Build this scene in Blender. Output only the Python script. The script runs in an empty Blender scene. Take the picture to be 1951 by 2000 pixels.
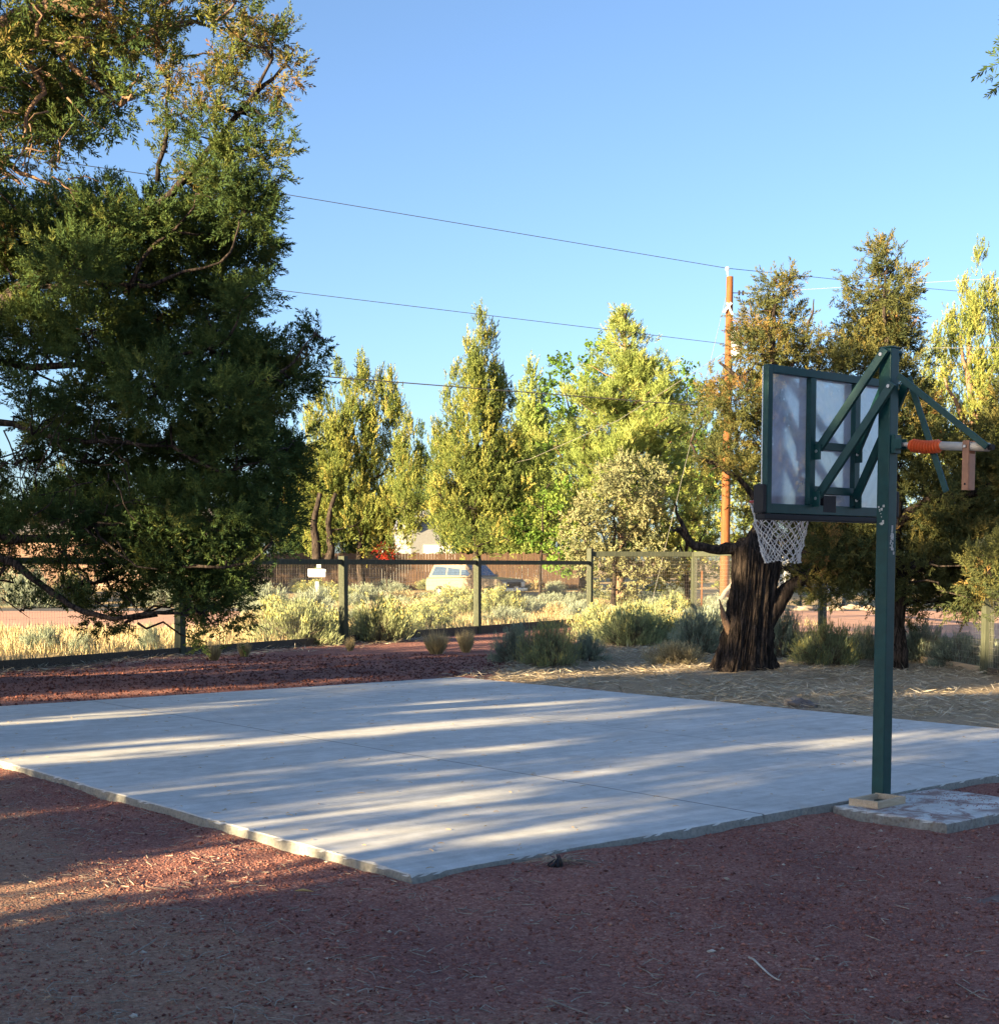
import bpy, math, random
import numpy as np
from mathutils import Vector, Matrix

rng = np.random.default_rng(11)
random.seed(5)
scn = bpy.context.scene
COL = scn.collection

# ---------------------------------------------------------------- camera
PITCH, F, CX, CY, HC = 0.0695, 2739.0, 952.0, 1269.0, 1.72
CAM = np.array([0, 0, HC])
cp, sp = math.cos(PITCH), math.sin(PITCH)
cam = bpy.data.objects.new('camera', bpy.data.cameras.new('camera'))
COL.objects.link(cam)
cam.location = (0, 0, HC)
cam.rotation_euler = (math.pi / 2 - PITCH, 0, 0)
cam.data.sensor_fit = 'HORIZONTAL'
cam.data.sensor_width = 36
cam.data.lens = 36 * F / 1904
cam.data.shift_y = (CY - 976) / 1904
cam.data.clip_end = 5000
scn.camera = cam


def at(u, v, Y):
    """world point at depth Y seen in direction (u, v)"""
    x, y = (u - CX) / F, -(v - CY) / F
    d = np.array([x, cp + y * sp, -sp + y * cp])
    return CAM + d * (Y / d[1])


def gnd(u, v, z=0.0):
    x, y = (u - CX) / F, -(v - CY) / F
    d = np.array([x, cp + y * sp, -sp + y * cp])
    return CAM + d * ((z - HC) / d[2])


TH = 0.698
A = np.array([-math.sin(TH), math.cos(TH), 0])
B = np.array([math.cos(TH), math.sin(TH), 0])
SZ = 0.07                                    # slab top
N0 = np.array([-0.469, 7.58, 0])
LA, LB = 10.57, 8.70


def slab_ab(x, y):
    dx, dy = x - N0[0], y - N0[1]
    return dx * A[0] + dy * A[1], dx * B[0] + dy * B[1]


# ---------------------------------------------------------------- objects
def tag(o, label=None, cat=None, group=None, kind=None):
    if label: o['label'] = label
    if cat: o['category'] = cat
    if group: o['group'] = group
    if kind: o['kind'] = kind
    return o


def empty(name, loc, label, cat, rz=0.0, group=None):
    o = bpy.data.objects.new(name, None)
    COL.objects.link(o)
    o.location = Vector(loc)
    o.rotation_euler = (0, 0, rz)
    o.empty_display_size = 0.2
    return tag(o, label, cat, group)


def link(name, me, mat, parent=None, smooth=False):
    o = bpy.data.objects.new(name, me)
    COL.objects.link(o)
    if mat is not None: me.materials.append(mat)
    if smooth: me.polygons.foreach_set('use_smooth', np.ones(len(me.polygons), bool))
    if parent is not None: o.parent = parent
    return o


def npmesh(name, V, Q, mat, parent=None, tint=None, smooth=False, off=None):
    """mesh from numpy arrays; Q is (n,3) or (n,4)"""
    V = np.asarray(V, np.float32)
    if off is not None: V = V - np.asarray(off, np.float32)
    Q = np.asarray(Q, np.int32)
    me = bpy.data.meshes.new(name)
    k = Q.shape[1]
    me.vertices.add(len(V)); me.vertices.foreach_set('co', V.ravel())
    me.loops.add(Q.size); me.loops.foreach_set('vertex_index', Q.ravel())
    me.polygons.add(len(Q))
    me.polygons.foreach_set('loop_start', np.arange(len(Q), dtype=np.int32) * k)
    me.update(calc_edges=True)
    if tint is not None:
        at_ = me.attributes.new('tint', 'FLOAT', 'FACE')
        at_.data.foreach_set('value', np.asarray(tint, np.float32))
    return link(name, me, mat, parent, smooth)


class MB:
    def __init__(s): s.v, s.f = [], []

    def add(s, V, Fs):
        n = len(s.v)
        s.v += [tuple(map(float, p)) for p in V]
        s.f += [tuple(i + n for i in f) for f in Fs]
        return s

    def box(s, c, d, R=None):
        c = np.asarray(c, float); h = np.asarray(d, float) / 2
        P = np.array([[x, y, z] for z in (-1, 1) for y in (-1, 1) for x in (-1, 1)]) * h
        if R is not None: P = P @ np.asarray(R).T
        return s.add(P + c, [(0, 2, 3, 1), (4, 5, 7, 6), (0, 1, 5, 4), (2, 6, 7, 3), (0, 4, 6, 2), (1, 3, 7, 5)])

    def bar(s, p, q, w, t, up=(0, 0, 1)):
        """box beam from p to q, w across, t along 'up'"""
        p, q = np.asarray(p, float), np.asarray(q, float)
        z = q - p; L = np.linalg.norm(z); z /= L
        x = np.cross(z, up)
        if np.linalg.norm(x) < 1e-4: x = np.cross(z, (1, 0, 0))
        x /= np.linalg.norm(x); y = np.cross(z, x)
        return s.box((p + q) / 2, (w, t, L), np.stack([x, y, z], 1))

    def tube(s, pts, r, n=6, caps=True):
        pts = np.asarray(pts, float); m = len(pts)
        r = np.broadcast_to(np.asarray(r, float), (m,))
        V = []; px = None
        for i in range(m):
            t = pts[min(i + 1, m - 1)] - pts[max(i - 1, 0)]
            t /= (np.linalg.norm(t) + 1e-9)
            x = px - t * np.dot(px, t) if px is not None else np.cross(t, (0.31, 0.17, 0.93))
            if np.linalg.norm(x) < 1e-4: x = np.cross(t, (1, 0, 0))
            x /= np.linalg.norm(x); px = x; y = np.cross(t, x)
            for k in range(n):
                a = 2 * math.pi * k / n
                V.append(pts[i] + r[i] * (math.cos(a) * x + math.sin(a) * y))
        Fs = [(i * n + k, i * n + (k + 1) % n, (i + 1) * n + (k + 1) % n, (i + 1) * n + k) for i in range(m - 1) for k in range(n)]
        if caps: Fs += [tuple(range(n))[::-1], tuple(range((m - 1) * n, m * n))]
        return s.add(V, Fs)

    def prism(s, poly, z0, z1):
        n = len(poly)
        V = [(x, y, z0) for x, y in poly] + [(x, y, z1) for x, y in poly]
        return s.add(V, [tuple(range(n))[::-1], tuple(range(n, 2 * n))] + [(i, (i + 1) % n, n + (i + 1) % n, n + i) for i in range(n)])

    def build(s, name, mat, parent=None, smooth=False, bevel=0, off=None, seg=2):
        me = bpy.data.meshes.new(name)
        V = s.v if off is None else [tuple(np.asarray(p) - off) for p in s.v]
        me.from_pydata(V, [], s.f); me.validate(); me.update()
        o = link(name, me, mat, parent, smooth)
        if bevel:
            b = o.modifiers.new('bevel', 'BEVEL'); b.width = bevel; b.segments = seg; b.limit_method = 'ANGLE'
            me.polygons.foreach_set('use_smooth', np.ones(len(me.polygons), bool))
            b.harden_normals = True
        return o


# ---------------------------------------------------------------- materials
def nmat(name):
    m = bpy.data.materials.new(name); m.use_nodes = True
    nt = m.node_tree; nt.nodes.clear()
    out = nt.nodes.new('ShaderNodeOutputMaterial')

    def N(t, **k):
        n = nt.nodes.new('ShaderNode' + t)
        for a, v in k.items():
            if a in n.inputs.keys() or a.startswith('i_'):
                pass
            else:
                setattr(n, a, v)
        return n

    def L(a, b): nt.links.new(a, b)
    return m, N, L, out


def ramp(N, stops, interp='LINEAR'):
    r = N('ValToRGB'); e = r.color_ramp.elements
    r.color_ramp.interpolation = interp
    while len(e) < len(stops): e.new(0.5)
    for x, (p, c) in zip(e, stops):
        x.position = p; x.color = (*c, 1) if len(c) == 3 else c
    return r


def noise(N, L, scale, detail=4, rough=0.55, vec=None, dist=0.0):
    n = N('TexNoise'); n.inputs['Scale'].default_value = scale
    n.inputs['Detail'].default_value = detail; n.inputs['Roughness'].default_value = rough
    n.inputs['Distortion'].default_value = dist
    if vec is not None: L(vec, n.inputs['Vector'])
    return n


def objvec(N, L, scale=(1, 1, 1), rot=(0, 0, 0)):
    tc = N('TexCoord'); mp = N('Mapping')
    L(tc.outputs['Object'], mp.inputs['Vector'])
    mp.inputs['Scale'].default_value = scale; mp.inputs['Rotation'].default_value = rot
    return mp.outputs['Vector']


def mixc(N, L, fac, a, b, mode='MIX'):
    n = N('Mix'); n.data_type = 'RGBA'; n.blend_type = mode
    for s, v in ((n.inputs[0], fac), (n.inputs[6], a), (n.inputs[7], b)):
        if isinstance(v, (int, float)): s.default_value = v
        elif isinstance(v, tuple): s.default_value = (*v, 1) if len(v) == 3 else v
        else: L(v, s)
    return n.outputs[2]


def mth(N, L, op, a, b=None, clamp=False):
    n = N('Math'); n.operation = op; n.use_clamp = clamp
    for i, v in enumerate((a, b)):
        if v is None: continue
        if isinstance(v, (int, float)): n.inputs[i].default_value = v
        else: L(v, n.inputs[i])
    return n.outputs[0]


def bump(N, L, h, strength=0.4, dist=0.01):
    b = N('Bump'); b.inputs['Strength'].default_value = strength; b.inputs['Distance'].default_value = dist
    L(h, b.inputs['Height']); return b.outputs['Normal']


def simple(name, col, rough=0.6, metal=0.0, var=0.25, scale=8, spec=0.5, bmp=0.0, vscale=(1, 1, 1), dirt=None):
    """principled with noise-varied colour"""
    m, N, L, out = nmat(name)
    p = N('BsdfPrincipled'); L(p.outputs[0], out.inputs[0])
    v = objvec(N, L, vscale)
    n = noise(N, L, scale, 6, 0.6, v)
    lo = tuple(c * (1 - var) for c in col); hi = tuple(min(1, c * (1 + var)) for c in col)
    r = ramp(N, [(0.3, lo), (0.7, hi)]); L(n.outputs['Fac'], r.inputs[0])
    c = r.outputs[0]
    if dirt is not None:
        n2 = noise(N, L, scale * 0.4, 8, 0.7, v)
        r2 = ramp(N, [(0.52, (0, 0, 0)), (0.66, (1, 1, 1))]); L(n2.outputs['Fac'], r2.inputs[0])
        c = mixc(N, L, mth(N, L, 'MULTIPLY', r2.outputs[0], 0.6), c, dirt)
    L(c, p.inputs['Base Color'])
    p.inputs['Roughness'].default_value = rough; p.inputs['Metallic'].default_value = metal
    p.inputs['Specular IOR Level'].default_value = spec
    if bmp: L(bump(N, L, n.outputs['Fac'], bmp, 0.01), p.inputs['Normal'])
    return m


def leafmat(name, stops, trans=0.3, nscale=None):
    m, N, L, out = nmat(name)
    a = N('Attribute'); a.attribute_name = 'tint'; a.attribute_type = 'GEOMETRY'
    r = ramp(N, stops); L(a.outputs['Fac'], r.inputs[0])
    d = N('BsdfDiffuse'); t = N('BsdfTranslucent'); mx = N('MixShader'); mx.inputs[0].default_value = trans
    L(r.outputs[0], d.inputs[0])
    tc = mixc(N, L, 0.5, r.outputs[0], (0.16, 0.17, 0.03), 'MIX'); L(tc, t.inputs[0])
    L(d.outputs[0], mx.inputs[1]); L(t.outputs[0], mx.inputs[2])
    L(mx.outputs[0], out.inputs[0])
    return m


def woodmat(name, c0, c1, grain=(6, 6, 0.6), sc=6, rough=0.8, bmp=0.5, lo=0.3, hi=0.7):
    m, N, L, out = nmat(name)
    p = N('BsdfPrincipled'); L(p.outputs[0], out.inputs[0])
    v = objvec(N, L, grain)
    n = noise(N, L, sc, 8, 0.65, v, 0.6)
    r = ramp(N, [(lo, c0), (hi, c1)]); L(n.outputs['Fac'], r.inputs[0]); L(r.outputs[0], p.inputs['Base Color'])
    p.inputs['Roughness'].default_value = rough; p.inputs['Specular IOR Level'].default_value = 0.2
    L(bump(N, L, n.outputs['Fac'], bmp, 0.01), p.inputs['Normal'])
    return m


M = {}
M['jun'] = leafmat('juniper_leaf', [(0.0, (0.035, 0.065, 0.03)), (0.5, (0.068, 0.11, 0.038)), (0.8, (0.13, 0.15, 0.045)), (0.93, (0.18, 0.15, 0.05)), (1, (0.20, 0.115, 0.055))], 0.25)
M['jun_old'] = leafmat('old_juniper_leaf', [(0.0, (0.065, 0.085, 0.04)), (0.5, (0.13, 0.135, 0.05)), (0.85, (0.21, 0.165, 0.055)), (1, (0.24, 0.14, 0.06))], 0.25)
M['jun_yel'] = leafmat('yellow_juniper_leaf', [(0.0, (0.085, 0.125, 0.042)), (0.5, (0.215, 0.265, 0.075)), (1, (0.43, 0.385, 0.11))], 0.28)
M['pine'] = leafmat('pine_needle', [(0.0, (0.13, 0.18, 0.06)), (0.6, (0.27, 0.345, 0.10)), (1, (0.43, 0.42, 0.13))], 0.25)
M['leafy'] = leafmat('broad_leaf', [(0.0, (0.07, 0.14, 0.03)), (0.6, (0.14, 0.24, 0.05)), (1, (0.24, 0.30, 0.07))], 0.35)
M['greyleaf'] = leafmat('grey_shrub_leaf', [(0.0, (0.14, 0.16, 0.09)), (0.6, (0.24, 0.25, 0.13)), (1, (0.34, 0.31, 0.17))], 0.25)
M['spruce'] = leafmat('blue_spruce_needle', [(0, (0.05, 0.09, 0.08)), (1, (0.14, 0.2, 0.18))], 0.1)
M['sage'] = leafmat('sagebrush_leaf', [(0, (0.15, 0.165, 0.13)), (0.6, (0.26, 0.315, 0.25)), (1, (0.36, 0.41, 0.29))], 0.2)
M['rabbit'] = leafmat('rabbitbrush_leaf', [(0, (0.17, 0.165, 0.115)), (0.45, (0.235, 0.265, 0.155)), (0.86, (0.32, 0.375, 0.19)), (0.90, (0.42, 0.40, 0.16)), (1, (0.54, 0.48, 0.17))], 0.25)
M['flower'] = leafmat('rabbitbrush_flower', [(0, (0.42, 0.42, 0.18)), (1, (0.56, 0.50, 0.19))], 0.25)
M['straw'] = leafmat('dry_grass_blade', [(0, (0.30, 0.235, 0.13)), (0.6, (0.48, 0.39, 0.22)), (1, (0.62, 0.54, 0.34))], 0.25)
M['litter'] = leafmat('pale_straw', [(0, (0.30, 0.24, 0.16)), (0.6, (0.52, 0.45, 0.33)), (1, (0.68, 0.61, 0.48))], 0.1)
M['redleaf'] = leafmat('red_leaf', [(0, (0.14, 0.015, 0.012)), (1, (0.30, 0.035, 0.022))], 0.3)
M['bark'] = woodmat('juniper_bark', (0.010, 0.008, 0.0075), (0.115, 0.088, 0.072), (8, 8, 0.9), 3.6, 0.95, 1.0, 0.44, 0.74)
M['bark_red'] = woodmat('limb_bark', (0.10, 0.065, 0.045), (0.28, 0.18, 0.12), (8, 8, 2), 5, 0.9, 0.6)
M['twig'] = simple('twig_bark', (0.13, 0.10, 0.08), 0.9, var=0.4, scale=3, spec=0.1)
M['stem'] = simple('shrub_stem', (0.17, 0.13, 0.10), 0.9, var=0.4, scale=5, spec=0.1)
M['deadwood'] = woodmat('dead_wood', (0.16, 0.13, 0.11), (0.42, 0.37, 0.31), (6, 6, 2), 6, 0.85, 0.5)
M['old_timber'] = woodmat('dusty_old_timber', (0.13, 0.085, 0.075), (0.23, 0.165, 0.145), (3, 3, 3), 5, 0.95, 0.5)
M['pole_wood'] = woodmat('utility_pole_wood', (0.12, 0.044, 0.016), (0.24, 0.095, 0.037), (5, 5, 0.35), 6, 0.8, 0.4)
M['fence_wood'] = woodmat('green_stained_wood', (0.035, 0.044, 0.032), (0.095, 0.105, 0.072), (8, 8, 0.8), 5, 0.85, 0.4)
M['board_wood'] = woodmat('fence_board_wood', (0.04, 0.026, 0.019), (0.12, 0.075, 0.052), (6, 6, 0.3), 5, 0.85, 0.3)
M['dark_board'] = woodmat('kick_board_wood', (0.06, 0.05, 0.04), (0.14, 0.115, 0.09), (0.8, 8, 8), 5, 0.9, 0.3)
M['new_wood'] = woodmat('pale_lumber', (0.40, 0.30, 0.20), (0.58, 0.47, 0.34), (1.5, 14, 14), 6, 0.7, 0.2)
M['wire'] = simple('galvanised_wire', (0.42, 0.40, 0.36), 0.5, 0.3, 0.1)
M['cable'] = simple('dark_cable', (0.05, 0.05, 0.05), 0.6, 0, 0.1)
M['cable_pale'] = simple('bare_aluminium_cable', (0.19, 0.185, 0.17), 0.5, 0.2, 0.1)  # paler metal tone for the lighter wires
M['green'] = simple('green_powder_coat', (0.005, 0.050, 0.050), 0.45, 0.0, 0.18, 14, 0.35, 0.03, dirt=(0.014, 0.066, 0.058))
M['steel'] = simple('zinc_bolt', (0.55, 0.55, 0.55), 0.35, 0.8, 0.1)
M['black'] = simple('black_rubber', (0.012, 0.012, 0.014), 0.7, 0, 0.3, 20)
M['orange'] = simple('orange_rubber', (0.75, 0.14, 0.035), 0.5, 0, 0.12, 10)
M['grey_tube'] = simple('grey_plastic_tube', (0.42, 0.40, 0.36), 0.5, 0, 0.1)
M['handle'] = simple('brown_handle', (0.36, 0.17, 0.09), 0.5, 0, 0.2, 12, dirt=(0.22, 0.12, 0.08))
M['rim'] = simple('red_rim_paint', (0.45, 0.05, 0.03), 0.45, 0, 0.15)
M['net'] = simple('white_nylon_net', (0.62, 0.62, 0.60), 0.8, 0, 0.15)
M['chip'] = simple('bare_worn_paint', (0.5, 0.5, 0.46), 0.7, 0, 0.4, 90)
M['white'] = simple('white_paint', (0.8, 0.78, 0.74), 0.5, 0, 0.05)
M['stone'] = simple('tan_rock', (0.36, 0.29, 0.22), 0.9, 0, 0.35, 9, 0.2, 0.4)
M['stone_dark'] = simple('grey_rock', (0.12, 0.11, 0.11), 0.9, 0, 0.35, 9, 0.2, 0.4)
M['car_paint'] = simple('tan_car_paint', (0.25, 0.195, 0.135), 0.35, 0.0, 0.06)
M['glass'] = simple('window_glass', (0.03, 0.04, 0.05), 0.06, 0, 0.1, spec=0.9)
M['car_glass'] = simple('sky_tinted_car_glass', (0.10, 0.15, 0.21), 0.12, 0.6, 0.1)  # blue of the reflected sky painted into the base colour
M['chrome'] = simple('bright_trim', (0.65, 0.65, 0.65), 0.25, 0.7, 0.1)
M['lamp'] = simple('lamp_lens', (0.75, 0.75, 0.72), 0.15, 0, 0.05)
M['siding'] = simple('pale_metal_siding', (0.24, 0.245, 0.24), 0.6, 0, 0.08, vscale=(6, 6, 0.2))
M['tan_wall'] = simple('tan_stucco', (0.33, 0.23, 0.175), 0.9, 0, 0.1)
M['brown_wall'] = simple('brown_garage_door', (0.17, 0.10, 0.07), 0.7, 0, 0.15)
M['blue_wall'] = simple('blue_grey_siding', (0.25, 0.31, 0.38), 0.7, 0, 0.08)
M['grey_wall'] = simple('grey_siding', (0.34, 0.36, 0.38), 0.7, 0, 0.08)
M['roof_pale'] = simple('pale_metal_roof', (0.34, 0.35, 0.37), 0.45, 0.1, 0.06)
M['roof_dark'] = simple('shingle_roof', (0.11, 0.10, 0.095), 0.9, 0, 0.3, 12)
M['steel_grey'] = simple('transformer_paint', (0.42, 0.44, 0.46), 0.45, 0.1, 0.08)
M['porcelain'] = simple('dark_porcelain', (0.03, 0.025, 0.025), 0.25, 0, 0.1)
M['asphalt'] = simple('asphalt', (0.055, 0.056, 0.06), 0.9, 0, 0.3, 3)
M['dry_stick'] = simple('bleached_stick', (0.5, 0.46, 0.4), 0.8, 0, 0.2)
M['leaf_litter'] = simple('dry_yellow_leaf', (0.42, 0.28, 0.10), 0.8, 0, 0.2)
M['weed_dark'] = simple('black_root_clump', (0.015, 0.015, 0.02), 0.7, 0, 0.3)


def concrete(name, joints, stained=False):
    m, N, L, out = nmat(name)
    p = N('BsdfPrincipled'); L(p.outputs[0], out.inputs[0])
    v = objvec(N, L)
    big = noise(N, L, 0.7, 5, 0.6, v); mid = noise(N, L, 6, 6, 0.65, v); fine = noise(N, L, 260, 2, 0.6, v)
    st = noise(N, L, 3.0, 6, 0.65, objvec(N, L, (0.25, 3.0, 1)), 0.5)
    r = ramp(N, [(0.3, (0.54, 0.555, 0.545)), (0.7, (0.66, 0.67, 0.655))]); L(big.outputs['Fac'], r.inputs[0])
    r2 = ramp(N, [(0.25, (0.74, 0.74, 0.73)), (0.75, (1.10, 1.10, 1.10))]); L(mid.outputs['Fac'], r2.inputs[0])
    r3 = ramp(N, [(0.3, (0.80, 0.80, 0.79)), (0.7, (1.08, 1.08, 1.08))]); L(st.outputs['Fac'], r3.inputs[0])
    c = mixc(N, L, 1.0, mixc(N, L, 1.0, r.outputs[0], r2.outputs[0], 'MULTIPLY'), r3.outputs[0], 'MULTIPLY')
    r4 = ramp(N, [(0.35, (0.85, 0.85, 0.85)), (0.65, (1.1, 1.1, 1.1))]); L(fine.outputs['Fac'], r4.inputs[0])
    c = mixc(N, L, 1.0, c, r4.outputs[0], 'MULTIPLY')
    # faint stains
    sn = noise(N, L, 1.6, 8, 0.7, v, 1.0); rs = ramp(N, [(0.60, (0, 0, 0)), (0.75, (1, 1, 1))]); L(sn.outputs['Fac'], rs.inputs[0])
    c = mixc(N, L, mth(N, L, 'MULTIPLY', rs.outputs[0], 0.5), c, (0.31, 0.27, 0.23))
    wv = N('TexVoronoi'); wv.feature = 'DISTANCE_TO_EDGE'; wv.inputs['Scale'].default_value = 0.23
    wn_ = noise(N, L, 2.2, 6, 0.7, v); L(mixc(N, L, 0.12, v, wn_.outputs['Color'], 'ADD'), wv.inputs['Vector'])
    ck = mth(N, L, 'MULTIPLY', mth(N, L, 'LESS_THAN', wv.outputs['Distance'], 0.0007), mth(N, L, 'GREATER_THAN', big.outputs['Fac'], 0.52))
    c = mixc(N, L, mth(N, L, 'MULTIPLY', ck, 0.55), c, (0.2, 0.19, 0.18))
    sp = N('TexVoronoi'); sp.inputs['Scale'].default_value = 3.1; L(v, sp.inputs['Vector'])
    sps = N('SeparateColor'); L(sp.outputs['Color'], sps.inputs[0])
    dot = mth(N, L, 'MULTIPLY', mth(N, L, 'LESS_THAN', sp.outputs['Distance'], 0.045), mth(N, L, 'GREATER_THAN', sps.outputs[0], 0.8))
    c = mixc(N, L, mth(N, L, 'MULTIPLY', dot, 0.5), c, (0.16, 0.13, 0.11))
    h = mth(N, L, 'ADD', mth(N, L, 'MULTIPLY', fine.outputs['Fac'], 0.5), mth(N, L, 'MULTIPLY', mid.outputs['Fac'], 0.6))
    if joints:
        sep = N('SeparateXYZ'); L(v, sep.inputs[0])
        wob = mth(N, L, 'MULTIPLY', mth(N, L, 'SUBTRACT', mid.outputs['Fac'], 0.5), 0.012)
        tot = None
        for ax, pos, w in joints:
            d = mth(N, L, 'ABSOLUTE', mth(N, L, 'SUBTRACT', mth(N, L, 'ADD', sep.outputs[ax], wob), pos))
            k = mth(N, L, 'SUBTRACT', 1.0, mth(N, L, 'DIVIDE', d, w), True)
            tot = k if tot is None else mth(N, L, 'MAXIMUM', tot, k)
        tot = mth(N, L, 'MULTIPLY', tot, 2.0, True)
        c = mixc(N, L, mth(N, L, 'MULTIPLY', tot, 0.8), c, (0.09, 0.085, 0.08))
        h = mth(N, L, 'SUBTRACT', h, mth(N, L, 'MULTIPLY', tot, 3.0))
    if stained:
        gn = noise(N, L, 4.5, 8, 0.7, v, 0.8); rg = ramp(N, [(0.47, (0, 0, 0)), (0.58, (1, 1, 1))]); L(gn.outputs['Fac'], rg.inputs[0])
        c = mixc(N, L, mth(N, L, 'MULTIPLY', rg.outputs[0], 0.85), c, (0.20, 0.095, 0.075))
    # sides darker than the top, speckled like aggregate
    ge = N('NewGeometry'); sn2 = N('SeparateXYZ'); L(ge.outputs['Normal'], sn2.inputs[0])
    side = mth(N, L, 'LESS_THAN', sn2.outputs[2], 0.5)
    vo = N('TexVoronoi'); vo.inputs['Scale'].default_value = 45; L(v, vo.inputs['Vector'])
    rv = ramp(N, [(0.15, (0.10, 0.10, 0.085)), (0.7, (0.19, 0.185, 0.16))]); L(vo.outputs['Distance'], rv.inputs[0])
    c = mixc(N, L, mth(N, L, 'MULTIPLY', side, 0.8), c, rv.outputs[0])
    L(c, p.inputs['Base Color'])
    p.inputs['Roughness'].default_value = 0.72; p.inputs['Specular IOR Level'].default_value = 0.35
    L(bump(N, L, h, 0.25, 0.004), p.inputs['Normal'])
    return m


M['slab'] = concrete('slab_concrete', [(0, LB * 0.335, 0.013), (0, LB * 0.665, 0.009), (1, LA * 0.5, 0.007)])
M['pad'] = concrete('pad_concrete', [], True)


def groundmat():
    m, N, L, out = nmat('ground_soil')
    p = N('BsdfPrincipled'); L(p.outputs[0], out.inputs[0])
    v = objvec(N, L)
    z = N('Attribute'); z.attribute_name = 'zone'; sep = N('SeparateColor'); L(z.outputs['Color'], sep.inputs[0])
    # red cinder gravel, one colour per stone
    vo = N('TexVoronoi'); vo.inputs['Scale'].default_value = 62; L(v, vo.inputs['Vector'])
    vo2 = N('TexVoronoi'); vo2.inputs['Scale'].default_value = 140; L(v, vo2.inputs['Vector'])
    sc = N('SeparateColor'); L(vo.outputs['Color'], sc.inputs[0])
    rc = ramp(N, [(0.0, (0.154, 0.062, 0.052)), (0.45, (0.275, 0.117, 0.092)), (0.8, (0.374, 0.186, 0.145)), (0.96, (0.484, 0.297, 0.231)), (1.0, (0.370, 0.306, 0.252))])
    L(sc.outputs[0], rc.inputs[0])
    sc2 = N('SeparateColor'); L(vo2.outputs['Color'], sc2.inputs[0])
    rc2 = ramp(N, [(0.0, (0.180, 0.083, 0.071)), (1.0, (0.401, 0.224, 0.181))]); L(sc2.outputs[1], rc2.inputs[0])
    cind = mixc(N, L, 0.5, rc.outputs[0], rc2.outputs[0])
    big = noise(N, L, 0.9, 6, 0.6, v)
    rb = ramp(N, [(0.35, (0.8, 0.76, 0.8)), (0.7, (1.25, 1.2, 1.15))]); L(big.outputs['Fac'], rb.inputs[0])
    cind = mixc(N, L, 1.0, cind, rb.outputs[0], 'MULTIPLY')
    # dusty brown dirt
    dn = noise(N, L, 25, 8, 0.7, v)
    rd = ramp(N, [(0.3, (0.23, 0.145, 0.095)), (0.6, (0.40, 0.27, 0.18)), (0.8, (0.53, 0.40, 0.29))]); L(dn.outputs['Fac'], rd.inputs[0])
    dirt = mixc(N, L, 0.35, rd.outputs[0], rc.outputs[0])
    # straw litter and soil
    sn = noise(N, L, 14, 8, 0.75, v, 1.5)
    rs = ramp(N, [(0.3, (0.17, 0.13, 0.095)), (0.5, (0.36, 0.285, 0.19)), (0.75, (0.54, 0.44, 0.29))]); L(sn.outputs['Fac'], rs.inputs[0])
    # far tan dry grass
    tn = noise(N, L, 2.5, 8, 0.7, v)
    rt = ramp(N, [(0.3, (0.30, 0.22, 0.12)), (0.7, (0.46, 0.36, 0.20))]); L(tn.outputs['Fac'], rt.inputs[0])
    wob = mth(N, L, 'MULTIPLY', mth(N, L, 'SUBTRACT', noise(N, L, 3.5, 8, 0.7, v).outputs['Fac'], 0.5), 1.1)

    def fac(ch):
        return mth(N, L, 'ADD', mth(N, L, 'MULTIPLY', mth(N, L, 'SUBTRACT', mth(N, L, 'ADD', sep.outputs[ch], mth(N, L, 'MULTIPLY', wob, 0.8)), 0.5), 2.2), 0.5, True)
    c = mixc(N, L, fac(1), cind, dirt)
    c = mixc(N, L, fac(0), c, rs.outputs[0])
    c = mixc(N, L, fac(2), c, rt.outputs[0])
    L(c, p.inputs['Base Color'])
    p.inputs['Roughness'].default_value = 0.95; p.inputs['Specular IOR Level'].default_value = 0.15
    h = mth(N, L, 'ADD', mth(N, L, 'MULTIPLY', vo.outputs['Distance'], -1.0), mth(N, L, 'MULTIPLY', vo2.outputs['Distance'], -0.5))
    h = mth(N, L, 'ADD', h, mth(N, L, 'MULTIPLY', dn.outputs['Fac'], 0.9))
    L(bump(N, L, h, 0.9, 0.012), p.inputs['Normal'])
    return m


M['ground'] = groundmat()


def roadmat():
    m, N, L, out = nmat('cinder_road')
    p = N('BsdfPrincipled'); L(p.outputs[0], out.inputs[0])
    v = objvec(N, L, (0.4, 1.5, 1))
    n = noise(N, L, 1.5, 8, 0.65, v); n2 = noise(N, L, 60, 4, 0.6, v)
    r = ramp(N, [(0.3, (0.44, 0.23, 0.155)), (0.7, (0.58, 0.34, 0.24))]); L(n.outputs['Fac'], r.inputs[0])
    r2 = ramp(N, [(0.3, (0.8, 0.8, 0.8)), (0.7, (1.1, 1.1, 1.1))]); L(n2.outputs['Fac'], r2.inputs[0])
    L(mixc(N, L, 1.0, r.outputs[0], r2.outputs[0], 'MULTIPLY'), p.inputs['Base Color'])
    p.inputs['Roughness'].default_value = 0.95
    L(bump(N, L, n2.outputs['Fac'], 0.5, 0.01), p.inputs['Normal'])
    return m


M['road'] = roadmat()


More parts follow.
